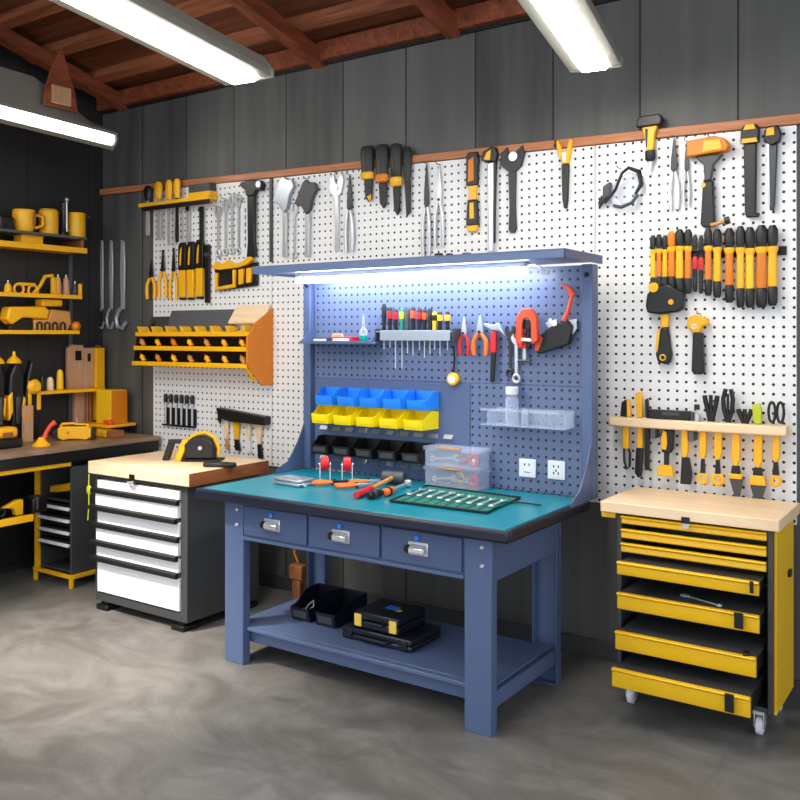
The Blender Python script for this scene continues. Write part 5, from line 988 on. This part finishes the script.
Z5 = .5075
c = onX(10, 512, CX - .12); r = thing('tape_dispenser', 'yellow tape dispenser lying on the shelf under the corner workbench', 'tape dispenser', (CX - .13, c.y - .02, Z5)); r.scale = (.8, .8, .8); q = B(); q.ring((0, -.04, .04), .028, .011, 20, 'x'); obj('tape_ring', q, BLK, r); q = B(); q.prism([(-.04, .075), (.08, .12), (.13, .12), (.13, .0), (.07, .0), (.05, .06)], -.025, .025, 'x'); obj('body', q, YEL, r, .006)
c = onX(25, 510, CX - .12); r = thing('battery_pack', 'small black battery pack right of the tape dispenser on the under shelf', 'battery', (CX - .13, c.y + .08, Z5)); obj('body', bx(-.05, .05, -.05, .05, 0, .10), BLK, r, .01); obj('ridge', bx(-.04, .052, -.03, -.01, .02, .103), DGR, r, .003)
# things on the corner worktop
ZW = .9115
c = onZ(73, 439, ZW); r = thing('power_tool_case', 'bright yellow rounded power tool with black ends on the corner worktop', 'power tool', (c.x + .05, c.y - .02, ZW), .75); r.scale = (.62, .62, .62)
q = B(); q.prism([(-.17, .03), (-.17, .13), (-.15, .15), (.15, .15), (.18, .12), (.18, .03), (.12, .0), (.06, .012), (-.06, .012), (-.12, .0)], -.06, .06, 'y'); obj('shell', q, YEL, r, .012)
q = B(); q.prism([(-.235, .03), (-.235, .11), (-.171, .13), (-.171, .03)], -.05, .05, 'y'); obj('rear_cap', q, BLK, r, .012); q = B(); q.prism([(.181, .04), (.181, .12), (.2, .13), (.22, .1), (.21, .01), (.19, .0)], -.065, .065, 'y'); obj('front_cap', q, BLK, r, .008)
q = B(); q.sweep([(-.15, 0, .151), (-.13, 0, .175), (-.02, 0, .18), (.02, 0, .165), (.1, 0, .165), (.15, 0, .151)], .014); obj('handle', q, YEL, r); obj('handle_pad', bx(-.04, .12, -.018, .018, .1505, .162), BLK, r, .003); q = B(); q.cyl((-.06, -.061, .085), (-.06, -.066, .085), .016); obj('trigger', q, ORG, r); q = B(); q.cyl((.02, 0, .17), (.02, 0, .24), .006); obj('rod', q, STEEL, r)
c = onZ(44, 446, ZW); r = thing('orange_horn', 'orange curved horn on a flared yellow base on the corner worktop', 'hand tool', (c.x, c.y, ZW), .95); r.scale = (.75, .75, .8); q = B(); q.lathe([(.075, 0), (.075, .01), (.04, .04), (.025, .07)], (-.02, 0, 0)); obj('base', q, YEL, r); q = B(); q.sweep([(0, 0, .06), (.02, 0, .11), (.05, 0, .16), (.09, 0, .19)], [.022, .018, .018, .024]); obj('horn', q, ORR, r)
# planks and boxes in the corner
c = 3.985
r = thing('plank', 'wide tan plank standing on the yellow corner shelf against the left wall', 'plank', (LW + .05, 3.904, 1.236)); q = B(); q.prism([(-.03, 0), (-.03, .29), (0, .315), (.1, .31), (.1, 0)], -.015, .015, 'x'); obj('board', q, TAN, r, .003); q = B(); q.box(.0155, .02, .03, .08, .2, .27); obj('notch', q, BLK, r)
r = thing('plank', 'narrow tan plank beside the wide one on the yellow corner shelf', 'plank', (LW + .05, 4.005, 1.236)); obj('board', bx(-.015, .02, 0, .085, 0, .29), TAN, r, .003); obj('notch', bx(.0205, .024, .03, .055, .19, .25), BLK, r)
r = thing('plank', 'yellow painted plank standing nearest the room corner', 'plank', (LW + .06, 4.095, .99)); obj('board', bx(-.015, .03, 0, .075, 0, .535), YEL, r, .003); q = B(); q.sweep([(.0, .01, .536), (.0, .03, .552), (.0, .06, .54)], .008); obj('hanger', q, PINEEND, r)
r = thing('corner_shelf', 'yellow corner shelf on the left wall carrying upright planks', 'shelf', (LW + .1, 3.8, 1.215)); wob('ledge', bx(LW + .002, LW + .2, 3.575, 4.092, 1.213, 1.235), YEL, r, .003); wob('bracket', bx(LW + .0005, LW + .03, 3.6, 3.63, 1.15, 1.2125), MGR, r)
r = thing('plank', 'pale tan offcut standing below the yellow corner shelf, left of two', 'plank', (LW + .05, 3.93, .9115)); obj('board', bx(-.012, .016, 0, .07, 0, .299), TAN, r, .002); obj('edge_band', bx(.0165, .019, 0, .07, .27, .295), BRASS, r)
r = thing('plank', 'grooved tan offcut standing below the yellow corner shelf, right of two', 'plank', (LW + .05, 4.006, .9115)); obj('board', bx(-.012, .014, 0, .08, 0, .299), TAN, r, .002); q = B(); [q.box(.0142, .018, .01 + .026 * i, .022 + .026 * i, .01, .29) for i in range(3)]; obj('grooves', q, PINEEND, r)
xa2, xb2 = onY(98, 400, 4.02).x, onY(118, 400, 4.02).x
r = thing('box', 'tall yellow carton standing on the ledge in the room corner', 'box', (-5.305, 4.08, .9855)); obj('carton', bx(-.08, .085, -.07, .07, 0, .24), YELP, r, .003); obj('side_sheet', bx(.0855, .089, -.068, .068, .004, .236), ORG, r, 0, 'amber side')
r = thing('corner_ledge', 'low yellow ledge in the room corner under the carton', 'shelf', (-5.33, 4.06, .96)); wob('ledge', bx(-5.48, -5.17, 3.95, 4.19, .965, .985), YEL, r, .003)
for x in (-5.46, -5.2): wob('support', bx(x, x + .02, 4.15, 4.19, .9115, .9648), BLK, r)
r = thing('sander_block', 'small orange tool lying at the right end of the corner ledge', 'hand tool', (-5.22, 3.99, .9855)); obj('body', bx(-.04, .04, -.02, .02, 0, .03), ORR, r, .008); obj('grip', bx(-.03, .02, -.015, .015, .0305, .045), YEL, r, .005)
c = onZ(108, 439, ZW); r = thing('yellow_tray', 'low yellow and brown tray on the corner worktop right of the yellow power tool', 'tray', (-5.18, 3.93, ZW)); obj('tray', bx(-.13, .07, -.05, .05, 0, .045), YEL, r, .006); obj('end_block', bx(.0705, .15, -.045, .045, 0, .047), PINEEND, r, .003)
for k, (px, m, h, nm) in enumerate([(42, BLK, .1, 'dark bottle-like'), (50, PINE, .09, 'pale'), (60, YELP, .14, 'yellow')]):
    r = thing('canister', f'small {nm} canister on the left end of the yellow corner shelf', 'canister', (LW + .12, ly(px, LW + .12) , 1.2355)); q = B(); q.lathe([(.022, 0), (.025, .01), (.022, h * .8), (.014, h)]); obj('body', q, m, r); q = B(); q.lathe([(.012, h), (.012, h + .012)]); obj('cap', q, BLK, r)
# hand tools standing at the far left
def stand(px, py): return onX(px, py, LW + .16)
for k, (px, w, h, z, nm) in enumerate([(-3, .04, .42, .96, 'black and yellow'), (14, .058, .46, .99, 'yellow tipped black')]):
    y = stand(px, 400).y; r = thing('cordless_drill', f'{nm} cordless drill standing upright on the corner worktop, {["at the photo edge", "second from the left"][k]}', 'drill', (LW + .16, y, ZW))
    q = B(); q.prism([(-w * .7, .0), (-w * .5, .16), (-w, .3), (-w * .8, .44), (-w * .2, .52), (w * .4, .52), (w * .9, .42), (w * .8, .28), (w * .5, .16), (w * .7, .0)], -.04, .04, 'x'); obj('body', q, BLK, r, .012)
    q = B(); q.prism([(-w, .14), (-w * 1.1, .3), (-w * .6, .34), (-w * .5, .2)], -.045, .045, 'x'); obj('side_grip', q, YEL, r, .008)
    q = B(); q.lathe([(.05, .521), (.04, .545), (.012, .57), (.008, .6)], n=16); obj('chuck', q, YEL, r)
    q = B(); q.box(.041, .05, -w * .2, w * .3, .12, .3); obj('front_plate', q, DGR, r, .004); q = B(); q.prism([(w * .55, .2), (w * .85, .3), (w * 1.1, .28), (w * .9, .16)], -.04, .04, 'x'); obj('side_plate', q, YEL, r, .006)
y = stand(30, 400).y; r = thing('glue_gun', 'black and yellow glue gun standing right of the drills by the left wall', 'glue gun', (LW + .16, y, ZW))
q = B(); q.prism([(-.05, .0), (-.05, .3), (-.03, .44), (0, .54), (.03, .44), (.06, .3), (.05, .0)], -.03, .03, 'x'); obj('body', q, BLK, r, .01); obj('yellow_panel', bx(.0305, .036, -.035, -.01, .17, .4), YEL, r, .004); obj('yellow_panel', bx(.0305, .036, .03, .06, .2, .34), YEL, r, .004); q = B(); q.lathe([(.045, .0), (.05, .02), (.03, .045)], (.035, 0, .36), (1, 0, 0)); obj('yellow_dial', q, YEL, r)
y = stand(18, 440).y; r = thing('wood_stick', 'tan wooden stick standing in front of the drills on the corner worktop', 'stick', (LW + .27, y, ZW)); obj('stick', bx(-.012, .012, -.035, .035, 0, .24), TAN, r, .003); obj('knot_band', bx(.0125, .015, -.03, .03, .15, .2), BRASS, r)
r = thing('battery_charger', 'black and yellow charger at the far left of the corner worktop', 'charger', (LW + .42, onX(4, 440, LW + .42).y, ZW)); obj('base', bx(-.07, .07, -.09, .09, 0, .06), BLK, r, .015); obj('battery', bx(-.05, .05, -.07, .07, .0605, .13), YEL, r, .02); obj('window', bx(.0505, .054, -.04, .03, .07, .1), PINEEND, r, .004)
# ------------------------------------------------------------------ pegboard hooks, light, camera
for x, z, Y in HOOKS:
    if Y != PEG or z > railz(x) - .03: continue
    for x0, x1, r in PEGS:
        if x0 < x < x1:
            q = B(); q.sweep([(x, PEG + .004, z), (x, PEG - .044, z), (x, PEG - .052, z + .01)], .0025, 8)
            wob('hook', q, MGR, r); break
w = bpy.data.worlds.new('daylight'); SC.world = w; w.use_nodes = True
bg = w.node_tree.nodes['Background']; bg.inputs[0].default_value = (.86, .92, 1, 1); bg.inputs[1].default_value = .75
cd = bpy.data.cameras.new('camera'); co = bpy.data.objects.new('camera', cd); COL.objects.link(co)
co.location = CAM; co.rotation_euler = (PI / 2, 0, TH)
cd.sensor_width = 36; cd.lens = F / 800 * 36; cd.shift_y = -(400 - HZ) / 800; cd.clip_start = .05
SC.camera = co
SC.view_settings.view_transform = 'Standard'; SC.view_settings.look = 'None'; SC.view_settings.gamma = 1; SC.view_settings.use_curve_mapping = False
SC.view_settings.exposure = 1.15
